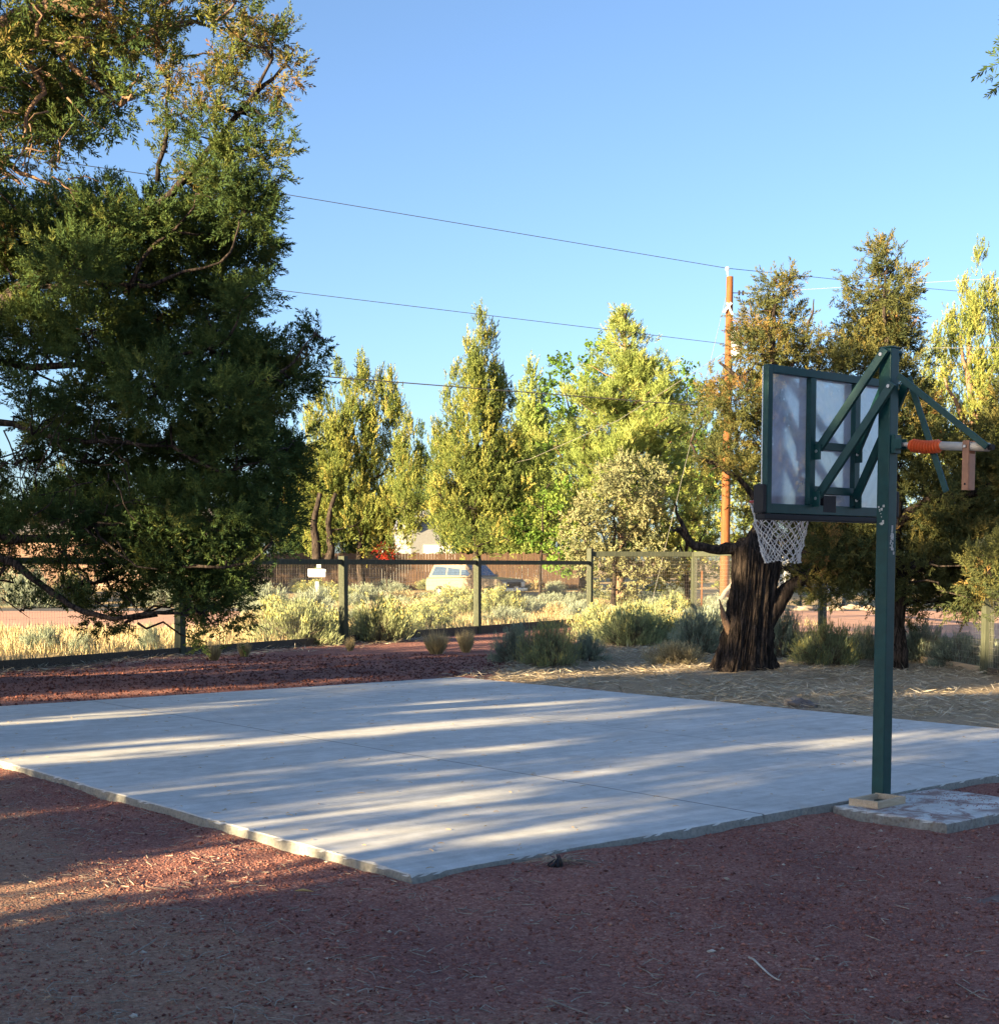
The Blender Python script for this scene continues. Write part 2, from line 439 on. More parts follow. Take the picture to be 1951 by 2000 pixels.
def acrylic():
    m, N, L, out = nmat('hazy_acrylic')
    v = objvec(N, L)
    n = noise(N, L, 3.5, 6, 0.65, v, 0.8)
    tr = N('BsdfTransparent'); df = N('BsdfDiffuse'); tl = N('BsdfTranslucent'); gl = N('BsdfGlossy')
    tr.inputs[0].default_value = (0.9, 0.93, 0.97, 1)
    df.inputs[0].default_value = (0.66, 0.75, 0.92, 1); tl.inputs[0].default_value = (0.66, 0.75, 0.92, 1)
    gl.inputs['Roughness'].default_value = 0.12
    hz = N('MixShader'); hz.inputs[0].default_value = 0.5
    L(df.outputs[0], hz.inputs[1]); L(tl.outputs[0], hz.inputs[2])
    r = ramp(N, [(0.3, (0.32, 0.32, 0.32)), (0.7, (0.62, 0.62, 0.62))]); L(n.outputs['Fac'], r.inputs[0])
    m1 = N('MixShader'); L(r.outputs[0], m1.inputs[0]); L(tr.outputs[0], m1.inputs[1]); L(hz.outputs[0], m1.inputs[2])
    m2 = N('MixShader'); m2.inputs[0].default_value = 0.2
    L(m1.outputs[0], m2.inputs[1]); L(gl.outputs[0], m2.inputs[2])
    L(m2.outputs[0], out.inputs[0])
    return m


M['acrylic'] = acrylic()


def pebblemat():
    m, N, L, out = nmat('cinder_pebble')
    a = N('Attribute'); a.attribute_name = 'tint'
    r = ramp(N, [(0.0, (0.088, 0.032, 0.027)), (0.5, (0.286, 0.119, 0.096)), (0.85, (0.389, 0.188, 0.148)), (0.965, (0.387, 0.255, 0.202)), (1, (0.440, 0.391, 0.336))])
    L(a.outputs['Fac'], r.inputs[0])
    p = N('BsdfPrincipled'); L(r.outputs[0], p.inputs['Base Color']); p.inputs['Roughness'].default_value = 0.9
    p.inputs['Specular IOR Level'].default_value = 0.2
    L(p.outputs[0], out.inputs[0]); return m


M['pebble'] = pebblemat()

# ---------------------------------------------------------------- light
SUN_EL = math.radians(12)
TR = np.array([0.78, 0.62]); TR = TR / np.linalg.norm(TR)
w = bpy.data.worlds.new('World'); scn.world = w; w.use_nodes = True
wn = w.node_tree; bg = wn.nodes['Background']
sky = wn.nodes.new('ShaderNodeTexSky'); sky.sky_type = 'NISHITA'; sky.sun_disc = False
sky.sun_elevation = SUN_EL; sky.sun_rotation = math.atan2(-TR[0], -TR[1])
sky.altitude = 1300; sky.air_density = 0.85; sky.dust_density = 4.5; sky.ozone_density = 2.5
wn.links.new(sky.outputs[0], bg.inputs[0]); bg.inputs[1].default_value = 0.058
sl = bpy.data.lights.new('sun', 'SUN'); sl.energy = 5.0; sl.angle = math.radians(0.5); sl.color = (1.0, 0.75, 0.42)
so = bpy.data.objects.new('sun', sl); COL.objects.link(so)
so.rotation_euler = Vector((TR[0] * math.cos(SUN_EL), TR[1] * math.cos(SUN_EL), -math.sin(SUN_EL))).to_track_quat('-Z', 'Y').to_euler()
so.location = (-30, -25, 12)
scn.view_settings.view_transform = 'Standard'; scn.view_settings.look = 'None'
scn.view_settings.exposure = 2.55; scn.view_settings.gamma = 1.0
scn.render.engine = 'CYCLES'
cy = scn.cycles
cy.max_bounces = 6; cy.diffuse_bounces = 3; cy.glossy_bounces = 2; cy.transmission_bounces = 4; cy.transparent_max_bounces = 8
cy.use_denoising = True
try: cy.denoiser = 'OPENIMAGEDENOISE'
except Exception: pass
cy.caustics_reflective = False; cy.caustics_refractive = False


# ---------------------------------------------------------------- ground
def vnoise(x, y, scale, seed):
    g = np.random.default_rng(seed)
    t = 0
    for k in range(7):
        a = g.uniform(0, 6.283); f = scale * g.uniform(0.6, 1.9); ph = g.uniform(0, 6.283)
        t = t + np.sin((x * math.cos(a) + y * math.sin(a)) * f + ph) / 7 * 1.9
    return t


def rise(x, y):
    t = np.clip((y - 58) / 14, 0, 1); t = t * t * (3 - 2 * t)
    far = np.clip((y - 90) / 400, 0, 1)
    return 0.5 * t + 3.0 * far


def fence_side(x, y):
    """> 0 beyond the left wire fence line or the right one"""
    return None


def ramp01(t, a, b): return np.clip((t - a) / (b - a), 0, 1)


P0 = gnd(343, 1255); P3 = at(1124, 1190, 42.0); P3[2] = 0
FD = (P3 - P0)[:2] / np.linalg.norm((P3 - P0)[:2])
FN = np.array([-FD[1], FD[0]])               # normal, pointing beyond the fence (away, left)
R6 = gnd(1880, 1290); R4 = at(1322, 1180, 43.0); R4[2] = 0


def left_beyond(x, y): return (x - P0[0]) * FN[0] + (y - P0[1]) * FN[1]


def right_beyond(x, y):
    d = (R6 - R4)[:2]; d = d / np.linalg.norm(d)
    n = np.array([-d[1], d[0]])              # to the right of the run going towards the camera
    return (x - R4[0]) * n[0] + (y - R4[1]) * n[1]


def axis(fine0, fine1, step, lo, hi):
    a = list(np.arange(fine0, fine1, step)); s = step; x = fine1
    while x < hi: a.append(x); s *= 1.25; x += s
    a.append(hi); s = step; x = fine0; b = []
    while x > lo: s *= 1.25; x -= s; b.append(x)
    return np.array(sorted(b) + a)


gx = axis(-8, 12, 0.11, -1500, 1500); gy = axis(3, 30, 0.11, -400, 2500)
X, Y = np.meshgrid(gx, gy)
near = ramp01(np.hypot(X, Y - 10), 26, 18)
Z = rise(X, Y) + near * (0.012 * vnoise(X, Y, 6, 1) + 0.02 * vnoise(X, Y, 1.3, 2) + 0.006 * vnoise(X, Y, 22, 3))
a_, b_ = slab_ab(X, Y)
inside = (a_ > 0.12) & (a_ < LA - 0.12) & (b_ > 0.12) & (b_ < LB - 0.12)
Z = np.where(inside, -0.02, Z)
# soil banks up a little behind the slab
bank = np.where((a_ > LA) | (b_ > LB), 0.045, 0.0) * ramp01(np.minimum(np.maximum(a_ - LA, b_ - LB), 1.0), 0, 0.3)
Z = Z + bank * near
lip = np.clip(1 - np.maximum(np.maximum(-a_, -b_), 0) / 0.45, 0, 1) * ((a_ < 0.12) | (b_ < 0.12)) * (a_ < LA) * (b_ < LB)
Z = Z + 0.016 * lip * ~inside
V = np.stack([X.ravel(), Y.ravel(), Z.ravel()], 1)
ny, nx = X.shape
i0 = (np.arange(ny - 1)[:, None] * nx + np.arange(nx - 1)[None]).ravel()
Q = np.stack([i0, i0 + 1, i0 + nx + 1, i0 + nx], 1)
ground = npmesh('ground', V, Q, M['ground'], smooth=True)
tag(ground, 'ground of dark red cinder gravel with straw and dry grass further back', 'ground', kind='structure')
n1 = vnoise(X, Y, 1.1, 8)
straw = ramp01(((X + 0.55) * 4.3 - (Y - 21.3)) / 4.4 + 0.35 * n1, -0.3, 0.5) * ramp01(np.maximum(b_ - LB, a_ - LA) + 0.2 * n1, -0.2, 0.5) * ramp01(a_, -6.0, -3.0)
# maroon shows on at far right near the fence foot
straw = straw * (1 - 0.8 * np.exp(-(((X - 8.4) / 1.6) ** 2 + ((Y - 19.5) / 1.0) ** 2)))
dirt = ramp01(-X * 0.9 - (Y - 6.5) * 0.55 - 0.4 + 0.5 * n1, 0, 1.4) * ramp01(a_, LA, LA - 3)
dirt = np.maximum(dirt, 0.55 * np.exp(-(((X - 0.6) / 2.2) ** 2 + ((Y - 5.2) / 0.5) ** 2)))
dirt = np.maximum(dirt, np.exp(-(((X + 1.6) / 0.9) ** 2 + ((Y - 5.1) / 0.5) ** 2)))
beyond = np.maximum(ramp01(left_beyond(X, Y), -0.2, 0.5), 0)
farz = np.maximum(beyond * (Y > 20), ramp01(Y, 38, 42))
farz = np.maximum(farz, ramp01(-right_beyond(X, Y) if False else right_beyond(X, Y), 0.2, 0.8) * (Y > 22) * (X > 5) * 0)
ca = ground.data.color_attributes.new('zone', 'FLOAT_COLOR', 'POINT')
ca.data.foreach_set('color', np.stack([straw.ravel(), dirt.ravel(), farz.ravel(), np.ones(X.size)], 1).astype(np.float32).ravel())


def gz(x, y):
    x, y = np.asarray(x, float), np.asarray(y, float)
    near = ramp01(np.hypot(x, y - 10), 26, 18)
    z = rise(x, y) + near * (0.012 * vnoise(x, y, 6, 1) + 0.02 * vnoise(x, y, 1.3, 2) + 0.006 * vnoise(x, y, 22, 3))
    a, b = slab_ab(x, y)
    z = z + 0.016 * np.clip(1 - np.maximum(np.maximum(-a, -b), 0) / 0.45, 0, 1) * ((a < 0) | (b < 0)) * (a < LA) * (b < LB)
    return z + np.where((a > LA) | (b > LB), 0.045, 0.0) * ramp01(np.minimum(np.maximum(a - LA, b - LB), 1.0), 0, 0.3) * near


def sheet(name, near_edge, far_edge, mat, dz, label, cat):
    V, Fs = [], []
    n = 60
    xs = np.linspace(near_edge[0][0], near_edge[-1][0], n)
    yn = np.interp(xs, [p[0] for p in near_edge], [p[1] for p in near_edge]) + 0.25 * vnoise(xs, xs * 0, 1.1, 4)
    yf = np.interp(xs, [p[0] for p in far_edge], [p[1] for p in far_edge])
    m = 10
    for i in range(n):
        for j in range(m):
            y = yn[i] + (yf[i] - yn[i]) * j / (m - 1)
            V.append((xs[i], y, float(gz(xs[i], y)) + dz))
    Q = [(i * m + j, (i + 1) * m + j, (i + 1) * m + j + 1, i * m + j + 1) for i in range(n - 1) for j in range(m - 1)]
    o = npmesh(name, V, Q, mat)
    return tag(o, label, cat, kind='structure')


sheet('road', [(-70, 38.5), (-8, 38.5), (-2, 44), (5, 42), (8, 36), (10, 33), (70, 28)], [(-70, 53.5), (70, 53.5)], M['road'], 0.035,
      'pinkish red cinder road crossing behind the wire fence', 'road')
sheet('asphalt_road', [(-70, 53.8), (70, 53.8)], [(-70, 57.5), (70, 57.5)], M['asphalt'], 0.03,
      'strip of grey asphalt beyond the red cinder road', 'road')

# ---------------------------------------------------------------- slab
slab = empty('concrete_slab', (N0[0], N0[1], 0), 'large pale concrete sports court slab with dappled streaks of sunlight', 'slab', TH)


def rough_slab(name, mat, parent, la, lb, z0, z1, a0=0.0, b0=0.0, step=0.045, seed=3, jit=0.003):
    """edge ring: bottom, chipped arris, top; local x along B, y along A"""
    g = np.random.default_rng(seed)
    per = []
    for (p, q) in (((0, 0), (lb, 0)), ((lb, 0), (lb, la)), ((lb, la), (0, la)), ((0, la), (0, 0))):
        p, q = np.array(p, float), np.array(q, float); L_ = np.linalg.norm(q - p); n = int(L_ / step)
        nrm = np.array([(q - p)[1], -(q - p)[0]]) / L_
        for k in range(n): per.append((p + (q - p) * k / n, nrm))
    n = len(per)
    rings = []
    P = np.array([p for p, _ in per]); Nn = np.array([q for _, q in per])
    s = np.arange(n) * step
    und = 0.4 * 0.012 * np.sin(s * 1.3) + 0.008 * np.sin(s * 3.1 + 1) + 0.006 * np.sin(s * 7.7)
    chip = np.abs(g.normal(0, 0.0035, n)) + (g.random(n) < 0.035) * g.uniform(0.006, 0.02, n)
    for zz, o in ((z0, 0.012), ((z0 * 0.4 + z1 * 0.6), 0.004), (z1 - 0.016, 0.0), (z1 - 0.005, -0.004), (z1, -0.012)):
        q = P + Nn * (o + und[:, None] * 0.6 + g.normal(0, jit * 0.5, n)[:, None])
        zj = np.full(n, zz)
        if zz > z1 - 0.017 and zz < z1: q = q - Nn * chip[:, None]; zj = zj - chip * 0.3
        if zz == z1: q = q - Nn * (chip * 1.3)[:, None]
        rings.append(np.column_stack([q + (b0, a0), zj]))
    V = np.concatenate(rings)
    Fs = []
    for r in range(len(rings) - 1):
        for k in range(n):
            Fs.append((r * n + k, r * n + (k + 1) % n, (r + 1) * n + (k + 1) % n, (r + 1) * n + k))
    Fs.append(tuple(range((len(rings) - 1) * n, len(rings) * n)))
    return MB().add(V, Fs).build(name, mat, parent)


rough_slab('slab', M['slab'], slab, LA, LB, -0.12, SZ)

# hoop position: on the near right edge
edge_t = 0
for k in range(2000):
    t = k * 0.004
    q = N0 + B * t - A * 0.07
    u = CX + F * q[0] / (q[1] * cp - (0.06 - HC) * sp)
    if u > 1679: edge_t = t; break
HP = N0 + B * edge_t - A * 0.07
pad = empty('concrete_pad', (N0 + A * 0 + B * 0), 'small concrete footing pad under the hoop post with red grit on top', 'pad', TH)
c1 = gnd(1791, 1573, 0.055)
pa, pb = slab_ab(c1[0], c1[1])
lj = gnd(1603, 1535, 0.055); ja, jb = slab_ab(lj[0], lj[1])
rough_slab('pad', M['pad'], pad, -pa - 0.02, 1.25, -0.12, 0.055, a0=pa, b0=(jb + pb) / 2, seed=9, jit=0.004)
PADB0 = (jb + pb) / 2
print('HP', HP, 'edge_t', edge_t, 'pad a', pa, 'b', jb, pb)


# ---------------------------------------------------------------- hoop
hoop = empty('basketball_hoop', (HP[0], HP[1], 0.055), 'green adjustable basketball hoop with hazy acrylic backboard and orange spring handle', 'basketball hoop', TH)
ZO = -0.055
pm = MB().box((0, 0, (3.235 + ZO) / 2 + 0.006), (0.1, 0.1, 3.235 + ZO - 0.012))
pole = pm.build('post', M['green'], hoop, bevel=0.008)
MB().box((0, 0, 0.006), (0.24, 0.2, 0.012)).build('base_plate', M['green'], hoop, bevel=0.003)
mb = MB().box((0, 0, 3.235 + ZO + 0.004), (0.106, 0.106, 0.012)); mb.build('post_cap', M['green'], hoop, bevel=0.004)
W_, ZB, ZT, YB = 1.52, 2.085 + ZO, 3.11 + ZO, 0.47
fr = MB()
fw = 0.06
fr.box((-W_ / 2 + 0.025, YB, (ZB + ZT) / 2), (0.05, 0.05, ZT - ZB)); fr.box((W_ / 2 - 0.025, YB, (ZB + ZT) / 2), (0.05, 0.05, ZT - ZB))
fr.box((0, YB, ZT - 0.028), (W_ - 0.104, 0.046, 0.056)); fr.box((0, YB, ZB + 0.034), (W_ - 0.104, 0.046, 0.068))
for sx in (-0.262, 0.262): fr.box((sx, YB - 0.004, (ZB + ZT) / 2 + 0.006), (0.062, 0.044, ZT - ZB - 0.128))
fr.box((0, YB - 0.002, 2.58 + ZO), (0.46, 0.04, 0.055)); fr.box((0, YB - 0.002, 2.262 + ZO), (0.46, 0.04, 0.055))
board = MB().box((0, YB + 0.034, (ZB + ZT) / 2), (W_ - 0.02, 0.012, ZT - ZB - 0.02)).build('backboard', M['acrylic'], hoop)
MB().box((-0.38, YB + 0.0415, ZB + 0.098), (0.70, 0.002, 0.06)).build('bottom_stripe', M['rim'], hoop)
bf = fr.build('backboard_frame', M['green'], hoop, bevel=0.004)
# black edge padding along the bottom and lower corners
pdm = MB()
pdm.box((0, YB + 0.02, ZB - 0.024), (W_ + 0.05, 0.09, 0.044))
for sx in (-1, 1): pdm.box((sx * (W_ / 2 + 0.022), YB + 0.02, ZB + 0.10), (0.04, 0.092, 0.2))
pdm.build('edge_padding', M['black'], hoop, bevel=0.012)
# arms
for sx in (-1, 1):
    for (z0, ext) in ((3.185, 0.0), (2.85, 0.11)):
        p = np.array([sx * 0.078, 0.0, z0 + ZO]); q = np.array([sx * 0.222, YB - 0.045, z0 - 0.635 + ZO])
        d = q - p
        st = p - np.array([0, d[1], d[2]]) * ((0.045 if ext == 0 else 0.16) / np.linalg.norm(d))
        m = MB().bar(st, q, 0.03, 0.062, up=(0, -d[2], d[1]))
        arm = m.build('arm', M['green'], hoop, bevel=0.004)
        b = MB(); b.tube([p + (sx * 0.012, 0, 0), p + (sx * 0.030, 0, 0)], 0.013, 8)
        b.build('bolt', M['steel'], arm); b = MB()
        b.tube([q + (sx * 0.01, 0.0, -0.015), q + (sx * 0.03, 0.0, -0.015)], 0.012, 8)
        if ext:
            b.build('bolt', M['steel'], arm); b = MB(); b.tube([st + (sx * 0.012, .02, -.02), st + (sx * 0.03, .02, -.02)], 0.013, 8)
        b.build('bolt', M['steel'], arm)
    for zz in (2.55, 2.215): MB().box((sx * 0.245, YB - 0.05, zz + ZO - 0.02), (0.012, 0.06, 0.11)).build('arm_bracket', M['green'], hoop, bevel=0.002)
# rear linkage, spring tube and handle
rear = np.array([0, -0.118, 3.03 + ZO]); tend = np.array([0, -0.80, 2.50 + ZO]); tst = np.array([0, -0.06, 2.566 + ZO])
tl = lambda s: tst + (tend - tst) * s
for sx, q in ((-1, tend + (0, 0.0, 0.0)), (1, np.array([0, -0.45, 2.222 + ZO]))):
    off = np.array([sx * 0.062, 0, 0]); off2 = np.array([sx * 0.04, 0, 0])
    MB().bar(rear + off, q + off2, 0.016, 0.042, up=(1, 0, 0) if False else np.cross(q - rear, (1, 0, 0))).build('link_bar', M['green'], hoop, bevel=0.003)
mb = MB().box((0, -0.068, 2.566 + ZO), (0.07, 0.036, 0.13)); mb.box((-0.03, -0.10, 2.566 + ZO), (0.008, 0.07, 0.07)); mb.box((0.03, -0.10, 2.566 + ZO), (0.008, 0.07, 0.07))
mb.build('pivot_bracket', M['green'], hoop, bevel=0.003)
MB().tube([tst + (0, -0.02, 0), tl(0.3)], 0.015, 10).build('push_rod', M['grey_tube'], hoop, smooth=True)
n = 131; s0, s1 = 0.17, 0.50
pts = [tl(s0 + (s1 - s0) * k / (n - 1)) + (0, 0, -0.012 * math.sin(math.pi * k / (n - 1))) for k in range(n)]
MB().tube(pts, [0.034 + 0.013 * math.cos(k / (n - 1) * math.pi * 2 * 11) if 2 < k < n - 3 else 0.034 for k in range(n)], 16).build('spring_boot', M['orange'], hoop, smooth=True)
MB().tube([tl(0.5), tl(0.985)], 0.029, 14).build('spring_tube', M['grey_tube'], hoop, smooth=True)
MB().tube([tl(0.985), tl(1.03)], 0.02, 12).build('tube_end_cap', M['black'], hoop)
hd = MB(); hx = tl(0.785)
hd.box(hx + (-0.036, 0, -0.125), (0.010, 0.05, 0.33)); hd.box(hx + (0.036, 0, -0.125), (0.010, 0.05, 0.33)); hd.box(hx + (0, -0.024, -0.17), (0.062, 0.006, 0.24)); hd.box(hx + (0, 0.0, -0.285), (0.062, 0.042, 0.006))
h = hd.build('handle', M['handle'], hoop, bevel=0.003)
MB().tube([hx + (-0.058, 0, 0.0), hx + (0.058, 0, 0.0)], 0.01, 8).build('bolt', M['steel'], h)
MB().tube([hx + (-0.0425, 0, -0.25), hx + (-0.0405, 0, -0.25)], 0.008, 8).build('bolt_hole', M['black'], h)
# rim, bracket, net
RC = np.array([0, YB + 0.04 + 0.20 + 0.228, 2.20 + ZO]); RR = 0.228
ring = [RC + (RR * math.cos(t), RR * math.sin(t), 0) for t in np.linspace(0, 2 * math.pi, 49)]
rm = MB().tube(ring, 0.0095, 8, caps=False)
rm.box((0, YB + 0.15, RC[2] - 0.012), (0.15, 0.24, 0.016)); rm.box((0, YB + 0.048, RC[2] - 0.05), (0.2, 0.01, 0.16))
for sx in (-1, 1): rm.bar((sx * 0.07, YB + 0.07, RC[2] - 0.03), (sx * 0.16, RC[1] - 0.15, RC[2] - 0.004), 0.014, 0.014)
rim = rm.build('rim', M['rim'], hoop, smooth=False)
MB().box((-0.055, YB + 0.0, 2.165 + ZO), (0.15, 0.05, 0.12)).build('rim_mount', M['black'], hoop, bevel=0.004)
nt = MB(); nh, rows = 16, 9
gN = np.random.default_rng(4)


def netp(k, j, tw=0.0):
    f = 0 if j == 0 else 0.2 + 0.8 * (j - 1) / (rows - 1)
    r = RR * (1 - 0.42 * f ** 0.9); a = 2 * math.pi * (k + 0.5 * (j % 2)) / nh
    jx = gN.normal(0, 0.006, 3) if j > 0 else 0
    return RC + (r * math.cos(a), r * math.sin(a), -0.45 * (0.04 + 0.96 * f ** 0.92)) + jx + np.array([0.02 * f * f, 0, 0])


NP = [[netp(k, j) for k in range(nh)] for j in range(rows + 1)]
for j in range(rows):
    for k in range(nh):
        for dk in ((0, -1) if j % 2 == 0 else (0, 1)):
            p = NP[j][k]; q = NP[j + 1][(k + dk) % nh]
            mid = (p + q) / 2 + (0, 0, -0.006)
            nt.tube([p, mid, q], 0.0036, 5)
for k in range(nh): nt.tube([NP[0][k] + (0, 0, 0.03), NP[0][k]], 0.004, 5)
for j in range(1, rows + 1):
    for k in range(nh): nt.box(NP[j][k], (0.011, 0.011, 0.012))
nt.build('net', M['net'], hoop, smooth=True)
# worn paint and sticker remains on the post
g = np.random.default_rng(2)
for zc, n_, sd in ((1.93, 26, 0), (2.03, 8, 1), (2.12, 6, 1)):
    mb = MB()
    for k in range(n_):
        z = zc + g.normal(0, 0.05 if sd == 0 else 0.018); y = g.normal(0, 0.012)
        s = g.uniform(0.006, 0.018)
        if sd == 0: mb.box((y, -0.0505, z + ZO), (s, 0.0016 + 0.0002 * k / n_, s * 1.4))
        else: mb.box((-0.0505, y, z + ZO), (0.0016 + 0.0002 * k / n_, s, s))
    mb.build('sticker_remains', M['chip'], hoop)

# small open wooden frame on the pad
fc = gnd(1672, 1527, 0.08)
wf = empty('wooden_frame', (fc[0], fc[1], 0.0555), 'small open pale lumber frame lying on the pad in front of the hoop post', 'wood frame', TH + 0.06)
for (c, d, nm) in (((0, -0.10, 0.024), (0.30, 0.03, 0.048), 'rail'), ((0, 0.10, 0.024), (0.30, 0.03, 0.048), 'rail'), ((-0.165, 0, 0.0255), (0.03, 0.23, 0.051), 'rail'), ((0.165, 0, 0.0255), (0.03, 0.23, 0.051), 'rail')):
    MB().box(c, d).build(nm, M['new_wood'], wf, bevel=0.002)


# ---------------------------------------------------------------- foliage machinery
def kite(n, g, base, d, side, ln, wd):
    """n kites: base (n,3) direction d side vector -> (n,4,3)"""
    d = d / np.linalg.norm(d, axis=1, keepdims=True)
    s = np.cross(d, side); s /= (np.linalg.norm(s, axis=1, keepdims=True) + 1e-9)
    m = base + d * (ln * 0.45)[:, None]
    return np.stack([base, m + s * (wd / 2)[:, None], base + d * ln[:, None], m - s * (wd / 2)[:, None]], 1)


def spray(seed, n=18, wid=0.13, ln=0.42, open_=0.75, stem=True):
    """unit spray along +Z"""
    g = np.random.default_rng(seed)
    t = np.linspace(0.05, 0.92, n) + g.normal(0, 0.02, n)
    az = np.arange(n) * 2.4 + g.normal(0, 0.4, n)
    bend = np.stack([0.12 * np.sin(t * 2), 0.08 * np.sin(t * 3), t], 1)
    d = np.stack([np.cos(az) * open_, np.sin(az) * open_, np.full(n, 0.75)], 1) + g.normal(0, 0.18, (n, 3))
    d[t > 0.85] = d[t > 0.85] * (0.35, 0.35, 1.2)
    l = ln * (1.05 - 0.55 * t) * g.uniform(0.75, 1.25, n)
    K = kite(n, g, bend, d, g.normal(0, 1, (n, 3)), l, np.full(n, wid) * g.uniform(0.8, 1.2, n))
    return K.reshape(-1, 3)


def scatter(tpls, pos, axs, size, tint, g):
    """instantiate templates; returns V, Q, face tint"""
    Vs, Ts = [], []
    axs = axs / (np.linalg.norm(axs, axis=1, keepdims=True) + 1e-9)
    pick = g.integers(0, len(tpls), len(pos))
    for i, T in enumerate(tpls):
        m = pick == i
        if not m.any(): continue
        p, a, s = pos[m], axs[m], size[m]
        rnd = g.normal(0, 1, p.shape)
        x = np.cross(a, rnd); x /= (np.linalg.norm(x, axis=1, keepdims=True) + 1e-9); y = np.cross(a, x)
        W = p[:, None] + s[:, None, None] * (T[None, :, 0:1] * x[:, None] + T[None, :, 1:2] * y[:, None] + T[None, :, 2:3] * a[:, None])
        Vs.append(W.reshape(-1, 3))
        nq = len(T) // 4
        Ts.append(np.clip(np.repeat(tint[m], nq) + g.normal(0, 0.04, nq * len(p)), 0, 1))
    V = np.concatenate(Vs); Q = np.arange(len(V)).reshape(-1, 4)
    return V, Q, np.concatenate(Ts)


JUN = [spray(20 + i, 26, 0.072, 0.36, 0.7) for i in range(5)]
JUNC = [spray(40 + i, 12, 0.19, 0.45) for i in range(4)]          # coarser
PLM = [spray(60 + i, 18, 0.10, 0.36, 0.45) for i in range(4)]      # upright plumes
PINE = [spray(80 + i, 18, 0.07, 0.6, 0.5) for i in range(4)]
LEAF = [spray(100 + i, 8, 0.38, 0.42, 1.2) for i in range(4)]


def unit(g, n):
    v = g.normal(0, 1, (n, 3)); return v / np.linalg.norm(v, axis=1, keepdims=True)


def blob_subs(blobs, sub_r, k, g):
    """blobs: (center, radius(3), density). returns sub centres, outward dirs, blob index"""
    C, O, I = [], [], []
    for bi, (c, r, dn) in enumerate(blobs):
        r = np.asarray(r, float) * np.ones(3)
        n = max(2, int(dn * k * (r.mean() / sub_r) ** 2))
        u = unit(g, n); rad = 0.3 + 0.72 * g.random(n) ** 0.55
        C.append(np.asarray(c) + u * r * rad[:, None]); O.append(u); I += [bi] * n
    return np.concatenate(C), np.concatenate(O), np.array(I)


def foliage(C, O, sub_r, K, size, tpls, g, up=0.45, tint_mu=0.42, tint_sd=0.22, spread=0.55, flat=0.8, sub_tint=None):
    if tpls is PLM: flat, spread, up = 2.3, 0.42, 1.3
    n = len(C)
    st = sub_tint if sub_tint is not None else np.clip(g.normal(tint_mu, tint_sd, n), 0, 1)
    rep = np.repeat(np.arange(n), K)
    off = g.normal(0, 1, (n * K, 3)) * spread * sub_r; off[:, 2] *= flat
    pos = C[rep] + off
    ax = O[rep] * 0.75 + (0, 0, up) + g.normal(0, 0.45, (n * K, 3)) + off / sub_r * 0.5
    return scatter(tpls, pos, ax, size * g.uniform(0.7, 1.3, n * K), np.clip(st[rep] + g.normal(0, 0.05, n * K), 0, 1), g)


def wig(p, q, g, n=5, amp=0.08):
    p, q = np.asarray(p, float), np.asarray(q, float); L_ = np.linalg.norm(q - p)
    t = np.linspace(0, 1, n)[:, None]
    w = g.normal(0, amp * L_ / 2, (n, 3)) * np.sin(t * math.pi)
    return p + (q - p) * t + w


def tree(name, label, cat, base, limbs, blobs, mat, tp=JUN, sub_r=0.16, k=0.62, K=11, size=0.19, up=0.4, tint=(0.42, 0.22), seed=1,
         bark='bark', group=None, twigs=True, twig_r=0.006, twig_frac=0.5, subs=None, limb_n=8, keep=None, top=None):
    """limbs: list of (points, r0, r1) in world space. blobs in world space."""
    g = np.random.default_rng(seed)
    root = empty(name, base, label, cat, group=group)
    tm = MB(); sk = []
    for (pts, r0, r1) in limbs:
        pts = np.asarray(pts, float)
        # refine with wiggle
        P = [pts[0]]
        for i in range(len(pts) - 1):
            s = wig(pts[i], pts[i + 1], g, 4, 0.065); P += list(s[1:])
        P = np.array(P); rr = np.linspace(r0, r1, len(P)) * g.uniform(0.9, 1.1, len(P))
        tm.tube(P, rr, limb_n); sk.append(P)
    sk = np.concatenate(sk) if sk else np.array([base])
    C, O, I = blob_subs(blobs, sub_r, k, g) if blobs else (np.zeros((0, 3)), np.zeros((0, 3)), np.zeros(0, int))
    if subs is not None:
        C = np.concatenate([C, subs[0]]); O = np.concatenate([O, subs[1]]); I = np.concatenate([I, -np.ones(len(subs[0]), int)])
    if keep is not None:
        m_ = keep(C); C, O, I = C[m_], O[m_], I[m_]
    st = None
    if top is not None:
        st = np.clip(g.normal(tint[0], tint[1], len(C)) + top[2] * ramp01(C[:, 2], top[0], top[1]), 0, 0.97)  # upper sprays tinted yellower, standing in for sun on the crown
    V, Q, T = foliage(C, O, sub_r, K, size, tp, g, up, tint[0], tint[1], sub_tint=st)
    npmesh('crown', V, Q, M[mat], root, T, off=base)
    if twigs and blobs:
        tw = tm
        for bi, (c, r, dn) in enumerate(blobs):
            c = np.asarray(c); d = np.linalg.norm(sk - c, axis=1) + np.maximum(0, sk[:, 2] - c[2]) * 0.6
            j = d.argmin()
            if d[j] > 0.15 and d[j] < 4.5:
                P = wig(sk[j], c, g, 6, 0.13); tw.tube(P, np.linspace(twig_r * 3.2, twig_r * 1.5, 6), 5)
            for s in C[I == bi]:
                if g.random() < twig_frac: tw.tube(wig(c, s, g, 4, 0.16), np.linspace(twig_r * 1.3, twig_r * 0.4, 4), 3)
    tm.build('trunk', M[bark], root, smooth=True, off=base)
    return root


